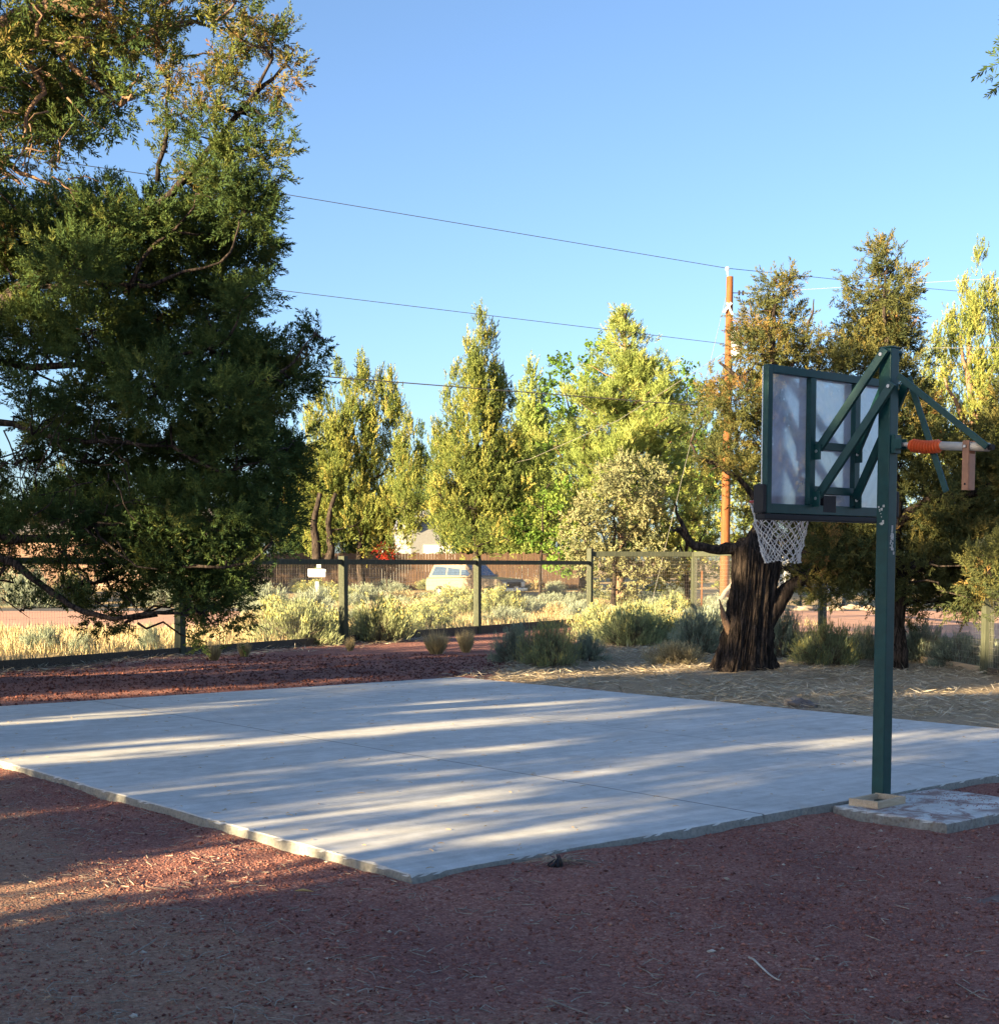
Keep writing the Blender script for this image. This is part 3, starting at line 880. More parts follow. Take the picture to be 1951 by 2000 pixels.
def pb(lst, Y, dY, g, back=0, backd=1.6, sc=None):
    """blobs from (u, v, r_px[, dens[, dy]]) at depth ~Y"""
    out = []
    for e in lst:
        u, v, r = e[:3]; dn = e[3] if len(e) > 3 else 1.0
        y = Y + (e[4] if len(e) > 4 else g.uniform(-dY, dY))
        rm = r * y / F
        out.append((at(u, v, y), (rm, rm * 1.15, rm * 0.85), dn))
        if back and r > 40:
            y2 = y + g.uniform(0.7, 1.0) * backd * back
            out.append((at(u + g.uniform(-.4, .4) * r, v + g.uniform(-.4, .4) * r, y2), (rm, rm * 1.1, rm * .9), dn * 0.9))
    return out


def lim(lst, r0, r1, Y=None):
    return ([at(*(e if len(e) == 3 else (*e, Y))) for e in lst], r0, r1)


def foot(u, Y):
    p = at(u, 1078, Y); return np.array([p[0], p[1], float(gz(p[0], p[1]))])


# ---- big juniper at left
g = np.random.default_rng(31)
b1 = [(40, 445, 80), (120, 432, 80), (200, 420, 70), (285, 430, 70), (390, 408, 68), (470, 400, 55), (470, 470, 65), (385, 490, 80), (265, 490, 90), (140, 510, 90),
      (40, 530, 80), (60, 630, 75), (175, 630, 90), (300, 610, 90), (410, 590, 80), (480, 560, 45), (495, 690, 65), (420, 690, 80), (590, 665, 32), (610, 640, 20), (545, 735, 50), (575, 720, 35), (435, 770, 90),
      (300, 740, 100), (185, 760, 85, .8), (60, 740, 60, .5), (340, 870, 95), (450, 860, 90), (525, 880, 55), (225, 880, 85, .8), (110, 860, 55, .5), (310, 985, 90), (425, 990, 90),
      (515, 985, 55), (545, 950, 35), (205, 1000, 75, .8), (330, 1075, 75), (440, 1060, 60), (520, 1035, 40), (250, 1110, 55, .8), (110, 1120, 50, .35), (60, 1160, 40, .35), (370, 1130, 55), (430, 1130, 45), (455, 1150, 30),
      (415, 1185, 40), (395, 1225, 22), (190, 1180, 38, .8), (255, 1175, 25), (30, 1100, 40, .4), (560, 840, 40), (555, 900, 35), (40, 930, 50, .4), (120, 990, 50, .6), (60, 985, 60, .7), (150, 955, 62, .8), (15, 1005, 50, .6), (130, 1060, 50, .6), (205, 1075, 40, .7), (250, 1040, 50, .8), (40, 1060, 45, .5), (90, 800, 55, .6)]
bu1 = [(440, 110, 34), (470, 75, 30), (500, 60, 32), (535, 85, 28), (555, 75, 26), (570, 130, 26), (545, 160, 30), (520, 235, 34), (545, 215, 22), (455, 150, 32), (430, 190, 34), (400, 215, 34), (365, 215, 26), (420, 250, 30),
       (470, 285, 42), (520, 300, 38), (430, 310, 45), (505, 345, 42), (380, 330, 35), (440, 350, 50), (480, 20, 22), (440, 40, 20), (355, 175, 16), (320, 90, 17), (322, 130, 20), (318, 170, 18), (325, 230, 14, .7), (330, 290, 22), (395, 260, 26), (545, 265, 22)]
bb1 = [(-80, 480, 110), (-120, 650, 110), (-150, 820, 100, .5), (-130, 350, 120), (-60, 1000, 80, .5), (-140, 1120, 80, .5), (-250, 500, 130), (-330, 700, 130), (-400, 900, 120), (-300, 300, 130), (-200, 150, 110), (-420, 500, 120)]
T1B = foot(-210, 20.0)
l1 = [([T1B + (0, 0, -0.2), T1B + (0.05, 0, 0.7), at(-190, 900, 20.0), at(-120, 760, 20.1), at(-40, 640, 20.1), at(60, 540, 20.1), at(170, 470, 20.0), at(260, 420, 19.9)], 0.34, 0.05),
      lim([(260, 420, 19.9), (330, 365, 19.8), (385, 300, 19.7), (455, 215, 19.6), (480, 185, 19.6), (520, 110, 19.5)], 0.06, 0.02),
      lim([(480, 185, 19.6), (545, 120, 19.6), (560, 95, 19.6)], 0.03, 0.012),
      lim([(455, 215, 19.6), (400, 205, 19.5), (365, 190, 19.5)], 0.025, 0.01),
      lim([(300, 345, 19.8), (318, 250, 19.7), (322, 160, 19.7), (326, 75, 19.7)], 0.035, 0.01),
      lim([(330, 365, 19.8), (400, 300, 19.9), (430, 260, 20.0)], 0.035, 0.012),
      lim([(-190, 930, 20.0), (-60, 1000, 19.6), (20, 1030, 19.4), (110, 1030, 19.3), (180, 1000, 19.2), (300, 985, 19.1)], 0.085, 0.022),
      lim([(-190, 970, 20.0), (-40, 1050, 19.4), (30, 1075, 19.2), (80, 1115, 19.1), (135, 1155, 19.0), (215, 1180, 18.9), (300, 1168, 18.9), (345, 1170, 18.9)], 0.065, 0.02),
      lim([(-150, 840, 20.0), (0, 805, 19.6), (90, 830, 19.4), (200, 840, 19.2), (330, 850, 19.0)], 0.06, 0.018),
      lim([(-60, 680, 20.2), (60, 700, 20.0), (190, 690, 19.7), (330, 680, 19.4), (430, 650, 19.3)], 0.06, 0.015),
      lim([(330, 680, 19.4), (430, 740, 19.3), (520, 720, 19.2), (560, 690, 19.2), (600, 640, 19.2)], 0.032, 0.01),
      lim([(60, 540, 20.1), (200, 545, 19.6), (320, 530, 19.2), (420, 500, 19.0)], 0.05, 0.013),
      lim([(240, 560, 19.5), (290, 470, 19.4), (330, 440, 19.4)], 0.035, 0.012),
      lim([(330, 850, 19.0), (420, 900, 18.9), (500, 880, 18.9)], 0.032, 0.01),
      lim([(180, 1000, 19.2), (220, 1050, 18.6), (260, 1080, 18.5), (300, 1085, 18.4)], 0.02, 0.008),
      lim([(300, 985, 19.1), (400, 1010, 18.9), (480, 1010, 18.9)], 0.035, 0.01),
      lim([(350, 1080, 18.8), (430, 1082, 18.7), (480, 1070, 18.7), (520, 1030, 18.7)], 0.022, 0.008)]
# bare dead twigs hanging inside the left of the crown
for k in range(70):
    u, v = g.uniform(-20, 260), g.uniform(800, 1150)
    p = at(u, v, g.uniform(18.2, 19.6)); q = p + g.normal(0, 1, 3) * (0.25, 0.25, 0.28) + (0.1, 0, -0.08)
    l1.append(([p, (p + q) / 2 + g.normal(0, 0.06, 3), q], 0.011, 0.003))
B1 = pb([(e[0], e[1], e[2] * 0.88, *e[3:]) for e in b1], 19.6, 0.9, g, back=1.0, backd=1.5) + pb([(e[0] - 16, e[1], e[2] * 0.85, *e[3:]) for e in bu1], 19.6, 0.45, g) + pb(bb1, 20.2, 1.4, g)
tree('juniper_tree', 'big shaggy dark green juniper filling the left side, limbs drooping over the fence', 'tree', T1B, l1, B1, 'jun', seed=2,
     sub_r=0.15, k=3.0, K=11, size=0.215, bark='bark', tint=(0.36, 0.2), limb_n=7, twig_frac=0.3, top=(6.5, 8.3, 0.5))  # top: sunlit gold put into the upper leaf tint

# ---- nearer juniper whose limbs reach in at the upper left corner
g = np.random.default_rng(32)
b2 = [(30, 60, 62), (105, 105, 58), (170, 150, 58), (55, 195, 72), (150, 220, 55), (215, 195, 38), (95, 260, 45), (20, 290, 40, .5), (170, 70, 52), (235, 85, 45), (285, 60, 38), (300, 110, 24), (345, 22, 32), (410, 12, 26),
      (200, 15, 48), (115, 30, 50), (265, 140, 28), (250, 180, 22), (290, 25, 36), (450, 2, 18), (380, 35, 18), (120, 262, 22, .6), (20, 130, 50)]
bb2 = [(-80, 100, 90), (-70, 250, 80), (60, -60, 80), (200, -70, 80), (330, -50, 60), (-120, -220, 100), (-220, -270, 100), (-60, -150, 80), (-300, -160, 110), (-160, -120, 90), (-160, 0, 100), (0, -130, 80), (-200, 200, 110), (-320, 80, 120), (-330, 300, 110, .7), (-420, -60, 120)]
T2B = foot(-520, 12.3)
l2 = [([T2B + (0, 0, -0.2), T2B + (0.1, 0.1, 1.2), at(-440, 500, 12.3), at(-330, 200, 12.4), at(-240, -20, 12.5), at(-150, -120, 12.6)], 0.34, 0.08),
      lim([(-330, 200, 12.4), (-150, 140, 12.6), (-30, 70, 12.6), (40, 30, 12.5), (130, 10, 12.4), (160, 25, 12.4), (200, 0, 12.3)], 0.12, 0.035),
      lim([(-30, 70, 12.6), (20, 95, 12.3), (65, 130, 12.2), (85, 175, 12.1), (50, 220, 12.1), (45, 262, 12.1)], 0.035, 0.012),
      lim([(65, 130, 12.2), (110, 150, 12.1), (125, 180, 12.1)], 0.02, 0.008),
      lim([(-330, 260, 12.4), (-120, 270, 12.3), (-20, 285, 12.2), (15, 310, 12.1), (40, 330, 12.1), (95, 350, 12.0)], 0.06, 0.01),
      lim([(-20, 285, 12.2), (10, 330, 12.1), (35, 345, 12.1), (40, 352, 12.1)], 0.03, 0.008),
      lim([(130, 10, 12.4), (240, 40, 12.3), (300, 60, 12.2)], 0.03, 0.01),
      lim([(40, 30, 12.5), (120, 110, 12.3), (180, 160, 12.2), (230, 200, 12.2)], 0.035, 0.01)]
for k in range(60):
    u, v = g.uniform(-40, 130), g.uniform(60, 350)
    p = at(u, v, g.uniform(11.7, 12.6)); q = p + g.normal(0, 1, 3) * (0.13, 0.15, 0.16) + (0.04, 0, -0.10)
    l2.append(([p, (p + q) / 2 + g.normal(0, 0.03, 3), q], 0.008, 0.002))
tree('juniper_tree', 'juniper at the upper left corner with sunlit orange bark limbs and yellow green sprays', 'tree', T2B, l2, pb(b2, 12.3, 0.45, g, back=0.8, backd=1.0) + pb(bb2, 12.6, 1.2, g), 'jun', seed=4,
     sub_r=0.12, k=2.1, K=11, size=0.165, twig_frac=0.25, bark='bark_red', tint=(0.62, 0.24), limb_n=7)

# ---- old juniper with thick fluted trunk beside the hoop
g = np.random.default_rng(33)


def fluted_trunk(parent, base, seed):
    g = np.random.default_rng(seed)
    n, m = 420, 130
    H = 2.18
    aa = 2 * math.pi * np.arange(n) / n
    lob = [(int(g.integers(9, 40)) if q_ < 12 else int(g.integers(40, 95)), g.uniform(0, 6.28), g.uniform(0.5, 1.0) * (1 if q_ < 12 else 1.5), g.normal(0, 0.35), g.uniform(0, 6.28)) for q_ in range(22)]
    V = []
    for i in range(m):
        f = i / (m - 1); z = f * H - 0.08
        zp = max(z, 0)
        r = 0.415 + 0.19 * math.exp(-zp / 0.26) + 0.07 * math.exp(-((f - 1.0) / 0.18) ** 2) - 0.045 * f
        cx = 0.10 * math.sin(f * 1.7) + 0.13 * f - 0.04; cyy = 0.04 * math.sin(f * 4)
        d = np.zeros(n)
        for fr, ph, am, tw, p2 in lob:
            w_ = fr * aa + ph + tw * z * 3.5 + 1.3 * math.sin(z * 2.3 + p2) + 0.9 * np.sin(3 * aa + z * 4 + p2) + 0.5 * np.sin(8 * aa + z * 9 + ph)
            d += am / fr ** 0.75 * (1 - 2.2 * np.abs(np.sin(w_ / 2)) ** 0.7) * (0.65 + 0.35 * math.sin(z * 5 + ph))
        rr = r * (1 + 0.33 * d + 0.17 * math.exp(-zp / 0.35) * np.sin(5 * aa + 0.7) + 0.08 * np.sin(2 * aa + 1) + 0.04 * np.sin(4 * aa + 2 + z))
        rr = rr + g.normal(0, 0.003, n)
        if f > 0.93: rr = rr * (1 - (f - 0.93) / 0.07 * (0.25 + 0.3 * np.abs(np.sin(3 * aa))))
        zz = z + (0.14 * np.sin(2 * aa + 0.4) + 0.07 * np.sin(5 * aa)) * max(0, f - 0.9) * 10
        V += list(np.stack([cx + rr * np.cos(aa), cyy + rr * np.sin(aa) * 0.9, zz], 1))
    Fs = [(i * n + k, i * n + (k + 1) % n, (i + 1) * n + (k + 1) % n, (i + 1) * n + k) for i in range(m - 1) for k in range(n)]
    Fs.append(tuple(range((m - 1) * n, m * n)))
    return MB().add(V, Fs).build('trunk', M['bark'], parent, smooth=True)


T8B = gnd(1418, 1286); T8Y = T8B[1]
b8 = [(1442, 622, 34), (1450, 592, 32), (1470, 565, 34), (1505, 550, 22), (1462, 548, 18), (1508, 530, 12), (1495, 620, 42), (1545, 660, 36), (1452, 675, 48), (1388, 722, 32), (1350, 745, 38), (1410, 760, 52), (1345, 790, 30), (1400, 840, 52), (1365, 870, 34),
      (1420, 905, 45), (1480, 740, 55), (1540, 740, 50), (1350, 900, 24, .6), (1440, 960, 35), (1480, 840, 60), (1560, 820, 55), (1620, 780, 50), (1550, 900, 60), (1500, 690, 40), (1580, 700, 32), (1432, 668, 24), (1620, 880, 55), (1500, 960, 50), (1560, 985, 50), (1535, 1095, 30), (1515, 1050, 34), (1565, 1050, 40), (1600, 1020, 45), (1580, 1100, 36), (1475, 1005, 24), (1630, 1060, 45), (1550, 1125, 18)]
l8 = [([T8B + (0.12, 0, 1.9), at(1470, 960, T8Y + .1), at(1490, 860, T8Y + .2), at(1480, 740, T8Y + .2), at(1470, 640, T8Y + .2), at(1480, 570, T8Y + .2)], 0.16, 0.02),
      lim([(1455, 975), (1420, 925), (1370, 885), (1330, 870), (1316, 845)], 0.055, 0.018, T8Y - .1),
      lim([(1490, 860), (1560, 800), (1610, 760)], 0.08, 0.025, T8Y + .3),
      lim([(1475, 760), (1530, 660), (1548, 600), (1551, 570)], 0.035, 0.007, T8Y + .1),
      lim([(1480, 760), (1410, 720), (1370, 690)], 0.05, 0.02, T8Y)]
t8 = tree('juniper_tree', 'old juniper with thick fluted dark trunk and olive crown behind the backboard', 'tree', T8B, l8, pb(b8, T8Y + 0.2, 0.5, g, back=0.7, backd=1.0), 'jun_old', seed=6,
          sub_r=0.17, k=2.3, K=11, size=0.20, tint=(0.46, 0.26), bark='bark', twig_frac=0.3)
fluted_trunk(t8, T8B, 3)
mb = MB()
S = lambda l, r0, r1, Y=T8Y: mb.tube(np.concatenate([wig(at(*l[i], Y), at(*l[i + 1], Y), g, 4, 0.07)[(0 if i == 0 else 1):] for i in range(len(l) - 1)]), np.linspace(r0, r1, 3 * (len(l) - 1) + 1) * g.uniform(.88, 1.12, 3 * (len(l) - 1) + 1), 9)
S([(1440, 1045), (1412, 1042), (1370, 1048), (1325, 1042), (1302, 1018), (1288, 1008)], 0.12, 0.035, T8Y - 0.05)
S([(1318, 1040), (1300, 1000), (1292, 985), (1286, 958)], 0.05, 0.012, T8Y - 0.08)
S([(1298, 1008), (1283, 1012), (1280, 1004)], 0.03, 0.01, T8Y - 0.08)
S([(1445, 1200), (1478, 1155), (1506, 1118), (1545, 1095), (1600, 1080)], 0.18, 0.06, T8Y + 0.05)
mb.build('dead_limb', M['bark'], t8, smooth=True, off=T8B)
mb = MB()
S([(1408, 1228), (1388, 1200), (1380, 1176), (1374, 1156)], 0.085, 0.03, T8Y - .06)
S([(1382, 1182), (1375, 1158), (1370, 1142)], 0.035, 0.008, T8Y - .08)
mb.build('broken_stub', M['bark_red'], t8, smooth=True, off=T8B)

# ---- dark juniper mass at right with lit spire
g = np.random.default_rng(34)
b9 = [(1885, 1090, 45, 1.0, -2.7), (1905, 1140, 34, 1.0, -2.7), (1850, 1140, 26, 1.0, -2.5), (1920, 1060, 45, 1.0, -2.6), (1690, 640, 34), (1688, 575, 34), (1690, 505, 24), (1690, 470, 18), (1670, 492, 24), (1705, 515, 24), (1655, 530, 28), (1695, 550, 36), (1650, 580, 32), (1690, 600, 42), (1655, 640, 42), (1700, 660, 46), (1625, 550, 8), (1625, 660, 34), (1595, 690, 32), (1580, 730, 36), (1650, 700, 48), (1705, 740, 55), (1740, 700, 26),
      (1725, 800, 55), (1770, 860, 62), (1840, 880, 62), (1895, 850, 60), (1760, 950, 70), (1845, 970, 75), (1910, 960, 70), (1780, 1040, 70), (1860, 1060, 70), (1750, 1090, 55), (1830, 1120, 50), (1800, 1150, 30), (1725, 1170, 24), (1728, 1205, 18), (1640, 930, 60), (1610, 1010, 60), (1560, 1050, 50),
      (1640, 1070, 55), (1560, 1100, 30), (1600, 1110, 36), (1660, 1110, 40), (1880, 1130, 40), (1890, 1165, 22), (1520, 1040, 36), (1530, 1080, 25), (1500, 1075, 24), (1560, 1000, 45), (1600, 1050, 50), (1650, 1020, 50), (1590, 1130, 24), (1680, 1000, 50), (1680, 1090, 40), (1820, 1030, 60), (1800, 1090, 55), (1850, 1090, 50), (1900, 1090, 50), (1680, 850, 60), (1640, 800, 50), (1770, 1150, 24), (1960, 1050, 90), (1980, 900, 90), (1960, 1130, 60), (2050, 1000, 100), (1930, 770, 45, .6)]
T9Y = 23.3; T9B = foot(1716, T9Y)
l9 = [([T9B + (0, 0, -.1), at(1712, 1150, T9Y), at(1705, 1000, T9Y), at(1700, 850, T9Y), at(1690, 700, T9Y), at(1685, 600, T9Y + .1), at(1688, 520, T9Y + .1)], 0.17, 0.006),
      lim([(1705, 1000), (1780, 950), (1860, 940), (1920, 900)], 0.12, 0.03, T9Y),
      lim([(1708, 1080), (1640, 1060), (1570, 1060), (1530, 1060)], 0.09, 0.03, T9Y),
      lim([(1710, 1090), (1790, 1070), (1870, 1090), (1960, 1080)], 0.10, 0.03, T9Y - .4),
      lim([(1700, 800), (1640, 740), (1600, 700)], 0.06, 0.02, T9Y)]
tree('juniper_tree', 'dense dark juniper hanging low behind the hoop post at right with a narrow sunlit spire', 'tree', T9B, l9, pb(b9, T9Y, 0.8, g, back=1.0, backd=1.3), 'jun_old', seed=8,
     sub_r=0.17, k=2.6, K=11, size=0.22, tint=(0.34, 0.22), twig_frac=0.3)

# ---- foliage tip at the top right corner
g = np.random.default_rng(35)
T12B = foot(2350, 9.0)
b12 = [(1938, 105, 12), (1944, 84, 13), (1956, 130, 20), (1985, 90, 32), (2050, 60, 80), (2150, 120, 110), (2250, 0, 130), (2350, 150, 140), (2300, -200, 130), (2450, 0, 140)]
tree('juniper_tree', 'juniper whose leafy twig tip just shows at the top right edge', 'tree', T12B,
     [([T12B + (0, 0, -.1), T12B + (0, 0, 1.5), at(2340, 200, 9), at(2330, -150, 9)], 0.25, 0.06), lim([(2335, 200), (2150, 110), (2015, 90), (1946, 105)], 0.06, 0.008, 9.0)], pb(b12, 9.0, 0.2, g), 'jun', seed=9, sub_r=0.11, k=0.5, K=9, size=0.14, tint=(0.6, 0.2))


# ---- plume trees in the middle distance
def plumes(lst, Y, dY, g, dens, sub_r):
    C, O = [], []
    for e in lst:
        u, vt, vb, hw = e[:4]; y = Y + (e[4] if len(e) > 4 else g.uniform(-dY, dY))
        Ht = (vb - vt) * y / F; R = hw * y / F
        n_all = int(dens * (Ht * R * 2) / (sub_r ** 2) * 1.1) + 4
        n = max(6, n_all // 6)
        t = g.random(n) ** 0.72
        prof = R * (0.07 + 0.98 * t ** 0.85) * (1 - 0.45 * np.clip((t - 0.75) / 0.25, 0, 1)) * (0.86 + 0.22 * np.sin(t * 17 + u))
        a = g.uniform(0, 6.283, n); f = np.sqrt(g.uniform(0.12, 1.25, n))
        top = at(u, vt, y)
        sd = np.stack([top[0] + prof * f * np.cos(a), top[1] + prof * f * np.sin(a), top[2] - t * Ht], 1)
        ii = g.integers(0, n, n_all); q_ = sub_r / 0.22
        spread_ = np.clip(0.5 + 0.6 * prof[ii] / (R + 1e-6), 0.3, 1)[:, None]
        C.append(sd[ii] + g.normal(0, 1, (n_all, 3)) * (0.15 * q_, 0.15 * q_, 0.30 * q_) * spread_)
        O.append(np.stack([np.cos(a[ii]) * 0.5, np.sin(a[ii]) * 0.5, np.full(n_all, 0.55)], 1))
        # leading shoot
        k = 5; z = np.linspace(0, 0.09 * Ht, k)
        C.append(np.stack([np.full(k, top[0]) + g.normal(0, .03, k), np.full(k, top[1]), top[2] + z - 0.02 * Ht], 1)); O.append(np.tile([[0, 0, 1.0]], (k, 1)))
    return np.concatenate(C), np.concatenate(O)


def trunk_limbs(base, u, vtop, Y, r, forks, g):
    L_ = [([base + (0, 0, -.2), base + (0, 0, 0.8), at(u, (1078 + vtop) / 2, Y), at(u, vtop, Y)], r, r * 0.2)]
    for (u2, v2, u3, v3) in forks: L_.append(lim([(u2, v2), ((u2 + u3) / 2, (v2 + v3) / 2 - 4), (u3, v3)], r * 0.45, r * 0.15, Y))
    return L_


g = np.random.default_rng(36)
Y3 = 60.0; f3 = foot(690, Y3)
p3 = [(645, 712, 960, 46), (690, 700, 960, 42), (725, 735, 960, 44), (672, 770, 980, 50), (612, 760, 1000, 48), (590, 800, 1010, 40), (748, 760, 980, 38), (780, 815, 980, 30), (702, 840, 1010, 70), (640, 860, 1020, 70), (758, 850, 1000, 46), (660, 740, 860, 30), (745, 725, 800, 14), (585, 880, 1040, 46), (622, 900, 1050, 46), (800, 870, 990, 26)]
s3 = plumes(p3, Y3, 1.2, g, 0.62, 0.30)
b3 = pb([(720, 960, 55), (770, 970, 50), (680, 1000, 50), (740, 1020, 45), (640, 1010, 40), (760, 1045, 28, .7), (800, 960, 22, .6), (690, 1045, 25, .6)], Y3 - 1, 1.2, g)
l3 = trunk_limbs(f3, 692, 760, Y3, 0.24, [(692, 960, 640, 880), (692, 930, 740, 900), (692, 980, 735, 940), (694, 1000, 620, 960), (690, 900, 670, 800)], g)
l3 += [lim([(605, 1075), (603, 1040), (598, 1000), (610, 940)], 0.22, 0.1, Y3 - 2), lim([(625, 1072), (632, 1045), (625, 1000), (640, 940)], 0.18, 0.08, Y3 - 2)]
tree('juniper_tree', 'yellow green juniper clump with pale forked stems and dark lower boughs behind the mailbox', 'tree', f3, l3, b3, 'jun_yel', PLM, 0.22, 0.8, 14, 0.26, 0.7, (0.52, 0.27), 10, 'bark', subs=s3, twig_r=0.012)

g = np.random.default_rng(37)
Y4 = 57.0; f4 = foot(905, Y4)
p4 = [(916, 612, 800, 24), (893, 672, 900, 30), (938, 650, 900, 28), (870, 720, 930, 30), (955, 730, 940, 32), (912, 720, 960, 58), (850, 765, 950, 28), (975, 770, 960, 28), (832, 830, 970, 20), (880, 800, 990, 54), (940, 800, 990, 56), (905, 690, 820, 38), (985, 840, 990, 30), (850, 860, 1000, 34)]
s4 = plumes(p4, Y4, 1.0, g, 0.62, 0.28)
b4 = pb([(870, 920, 52), (930, 920, 55), (900, 970, 60), (850, 985, 45), (955, 975, 48), (870, 1020, 36), (940, 1020, 42), (985, 930, 30), (835, 940, 30), (905, 1030, 36), (970, 1030, 30, .7), (830, 970, 30), (850, 1020, 28), (880, 880, 50), (930, 870, 50)], Y4 - .8, 1.0, g)
l4 = trunk_limbs(f4, 910, 660, Y4, 0.26, [(906, 1010, 870, 960), (906, 1015, 950, 970), (908, 900, 880, 820), (910, 880, 945, 800)], g)
tree('juniper_tree', 'tall pointed juniper spire with dark bushy base standing behind the parked car', 'tree', f4, l4, b4, 'jun_yel', PLM, 0.22, 0.8, 14, 0.26, 0.7, (0.42, 0.27), 11, 'bark', subs=s4, twig_r=0.012)

g = np.random.default_rng(38)
Y5 = 78.0; f5 = foot(1012, Y5)
s5 = plumes([(1014, 722, 900, 18), (995, 770, 960, 26), (1035, 770, 960, 30), (1012, 800, 1000, 45), (1035, 860, 1060, 50), (990, 860, 1060, 40), (960, 900, 1060, 40), (1080, 840, 1060, 40)], Y5, 1, g, 0.8, 0.34)
tree('conifer_tree', 'thin far conifer tip between the pointed juniper spire and the pine', 'tree', f5, trunk_limbs(f5, 1012, 740, Y5, 0.2, [], g), [], 'pine', PLM, 0.36, 0.5, 8, 0.5, 0.5, (0.45, 0.2), 12, subs=s5)
g = np.random.default_rng(39)
Y5 = 106.0
for i, (u, vt, hw, lb) in enumerate(((800, 835, 40, 'small dark far conifer showing in the gap left of the pointed juniper spire'), (1340, 800, 40, 'far green conifer behind the utility pole'), (560, 860, 40, 'far conifer half hidden by the big left juniper'), (420, 930, 60, 'far conifer seen through the lower boughs of the big left juniper'), (120, 900, 70, 'far conifer behind the tan house at left'), (1250, 800, 70, 'far conifer behind the silvery grey green shrub'), (650, 850, 50, 'far conifer behind the yellow green juniper clump'))):
    f5 = foot(u, Y5 + i)
    s5 = plumes([(u, vt, 1060, hw), (u - hw * .7, vt + 40, 1060, hw * .7), (u + hw * .7, vt + 30, 1060, hw * .7)], Y5 + i, 1, g, 0.55, 0.4)
    tree('conifer_tree', lb, 'tree', f5, trunk_limbs(f5, u, vt + 30, Y5 + i, 0.2, [], g), [], 'jun', PLM, 0.4, 0.5, 8, 0.55, 0.5, (0.5, 0.2), 13 + i, subs=s5)

for i, (u, vt, hw, lb) in enumerate(((590, 905, 44, 'dark green juniper added as shade behind the left stems of the yellow green clump'), (700, 925, 44, 'dark green juniper added as shade under the yellow green clump'),  # dark fill trees added as the shaded lower parts of the belt
                                     (935, 905, 46, 'dark green juniper added as shade behind the base of the pointed spire'), (1000, 890, 46, 'dark green juniper added as shade between the pointed spire and the bright young tree'), (880, 935, 34, 'dark green juniper added as shade at the left of the pointed spire base'))):
    f5 = foot(u, 78.5 + i * .7)
    s5 = plumes([(u, vt, 1070, hw), (u - hw * .7, vt + 35, 1070, hw * .8), (u + hw * .7, vt + 25, 1070, hw * .8)], 78.5 + i * .7, .5, g, 0.9, 0.34)
    tree('juniper_tree', lb, 'tree', f5, trunk_limbs(f5, u, vt + 30, 78.5 + i * .7, 0.15, [], g), [], 'jun', PLM, 0.34, 0.5, 10, 0.42, 0.5, (0.4, 0.22), 90 + i, subs=s5)

# ---- pine with thin top
g = np.random.default_rng(40)
Y6 = 58.0; f6 = foot(1188, Y6)
b6 = []
l6 = [([f6 + (0, 0, -.2), at(1186, 1000, Y6), at(1188, 850, Y6), at(1191, 720, Y6), at(1190, 640, Y6), at(1188, 578, Y6)], 0.20, 0.03)]
C6, O6 = [], []
for v in np.arange(610, 1000, 17):
    wdt = 10 + (v - 600) * 0.36 if v < 720 else (53 + (v - 720) * 0.9 if v < 790 else 116 + (v - 790) * 0.08)
    nb = 6 if v > 720 else 4
    for k in range(nb):
        a = g.uniform(0, 6.283); r = wdt * g.uniform(0.35, 1.25) * Y6 / F
        st = at(1190, v, Y6); en = st + np.array([r * math.cos(a), r * math.sin(a), r * g.uniform(0.25, 0.6)])
        l6.append(([st, (st + en) / 2 - (0, 0, 0.05), en], 0.035, 0.01))
        m = int(3 + r * 3.2) if v > 720 else int(2 + r * 2.0)
        for q in range(m):
            f_ = 1 - (0.75 if v > 660 else 0.3) * g.random() ** 1.3
            C6.append(st + (en - st) * f_ + g.normal(0, 0.13 + 0.07 * (v > 700), 3)); O6.append(np.array([math.cos(a) * .5, math.sin(a) * .5, 0.8]))
C6, O6 = np.array(C6), np.array(O6)
b6 = pb([(1120, 830, 60), (1080, 900, 60), (1150, 780, 55), (1240, 800, 50), (1260, 860, 50), (1100, 960, 60), (1060, 980, 40), (1140, 900, 60), (1055, 850, 34), (1250, 760, 30), (1130, 750, 36), (1020, 920, 40), (1200, 880, 60), (1180, 940, 60), (1290, 830, 36), (1160, 850, 55), (1090, 800, 40)], Y6, 1.0, g)
tree('pine_tree', 'yellow green pine with orange trunk and thin open top in the middle distance', 'tree', f6, l6, b6, 'pine', PINE, 0.22, 0.60, 8, 0.34, 0.5, (0.5, 0.22), 18, 'bark_red', subs=(C6, O6), twig_r=0.01)
# ---- broadleaf tree behind the pine, and bright green shrub at its foot
g = np.random.default_rng(41)
Y7 = 70.0; f7 = foot(1110, Y7)
b7 = pb([(1075, 700, 22), (1065, 730, 30), (1110, 690, 32), (1140, 655, 26), (1150, 680, 35), (1120, 730, 40), (1090, 770, 45), (1060, 790, 35), (1240, 720, 40), (1300, 730, 35), (1320, 770, 35), (1280, 780, 40), (1310, 830, 40), (1060, 850, 45), (1150, 830, 60), (1230, 850, 60), (1290, 900, 50), (1325, 710, 18)], Y7, 1.5, g)
tree('broadleaf_tree', 'fresh green broadleaf tree crown showing on both sides behind the pine', 'tree', f7, trunk_limbs(f7, 1120, 760, Y7, 0.22, [(1120, 950, 1280, 800), (1120, 900, 1080, 760)], g), b7, 'leafy', LEAF, 0.34, 0.6, 10, 0.42, 0.3, (0.45, 0.25), 19, twig_r=0.012)
g = np.random.default_rng(42)
Y8 = 56.0; f8 = foot(1030, Y8)
b8_ = pb([(1020, 960, 32), (1050, 920, 36), (1010, 1000, 26), (1045, 1000, 40), (1060, 1045, 36), (1025, 1050, 28), (1090, 1020, 36), (985, 1015, 20, .7), (1100, 1060, 30)], Y8, 0.7, g)
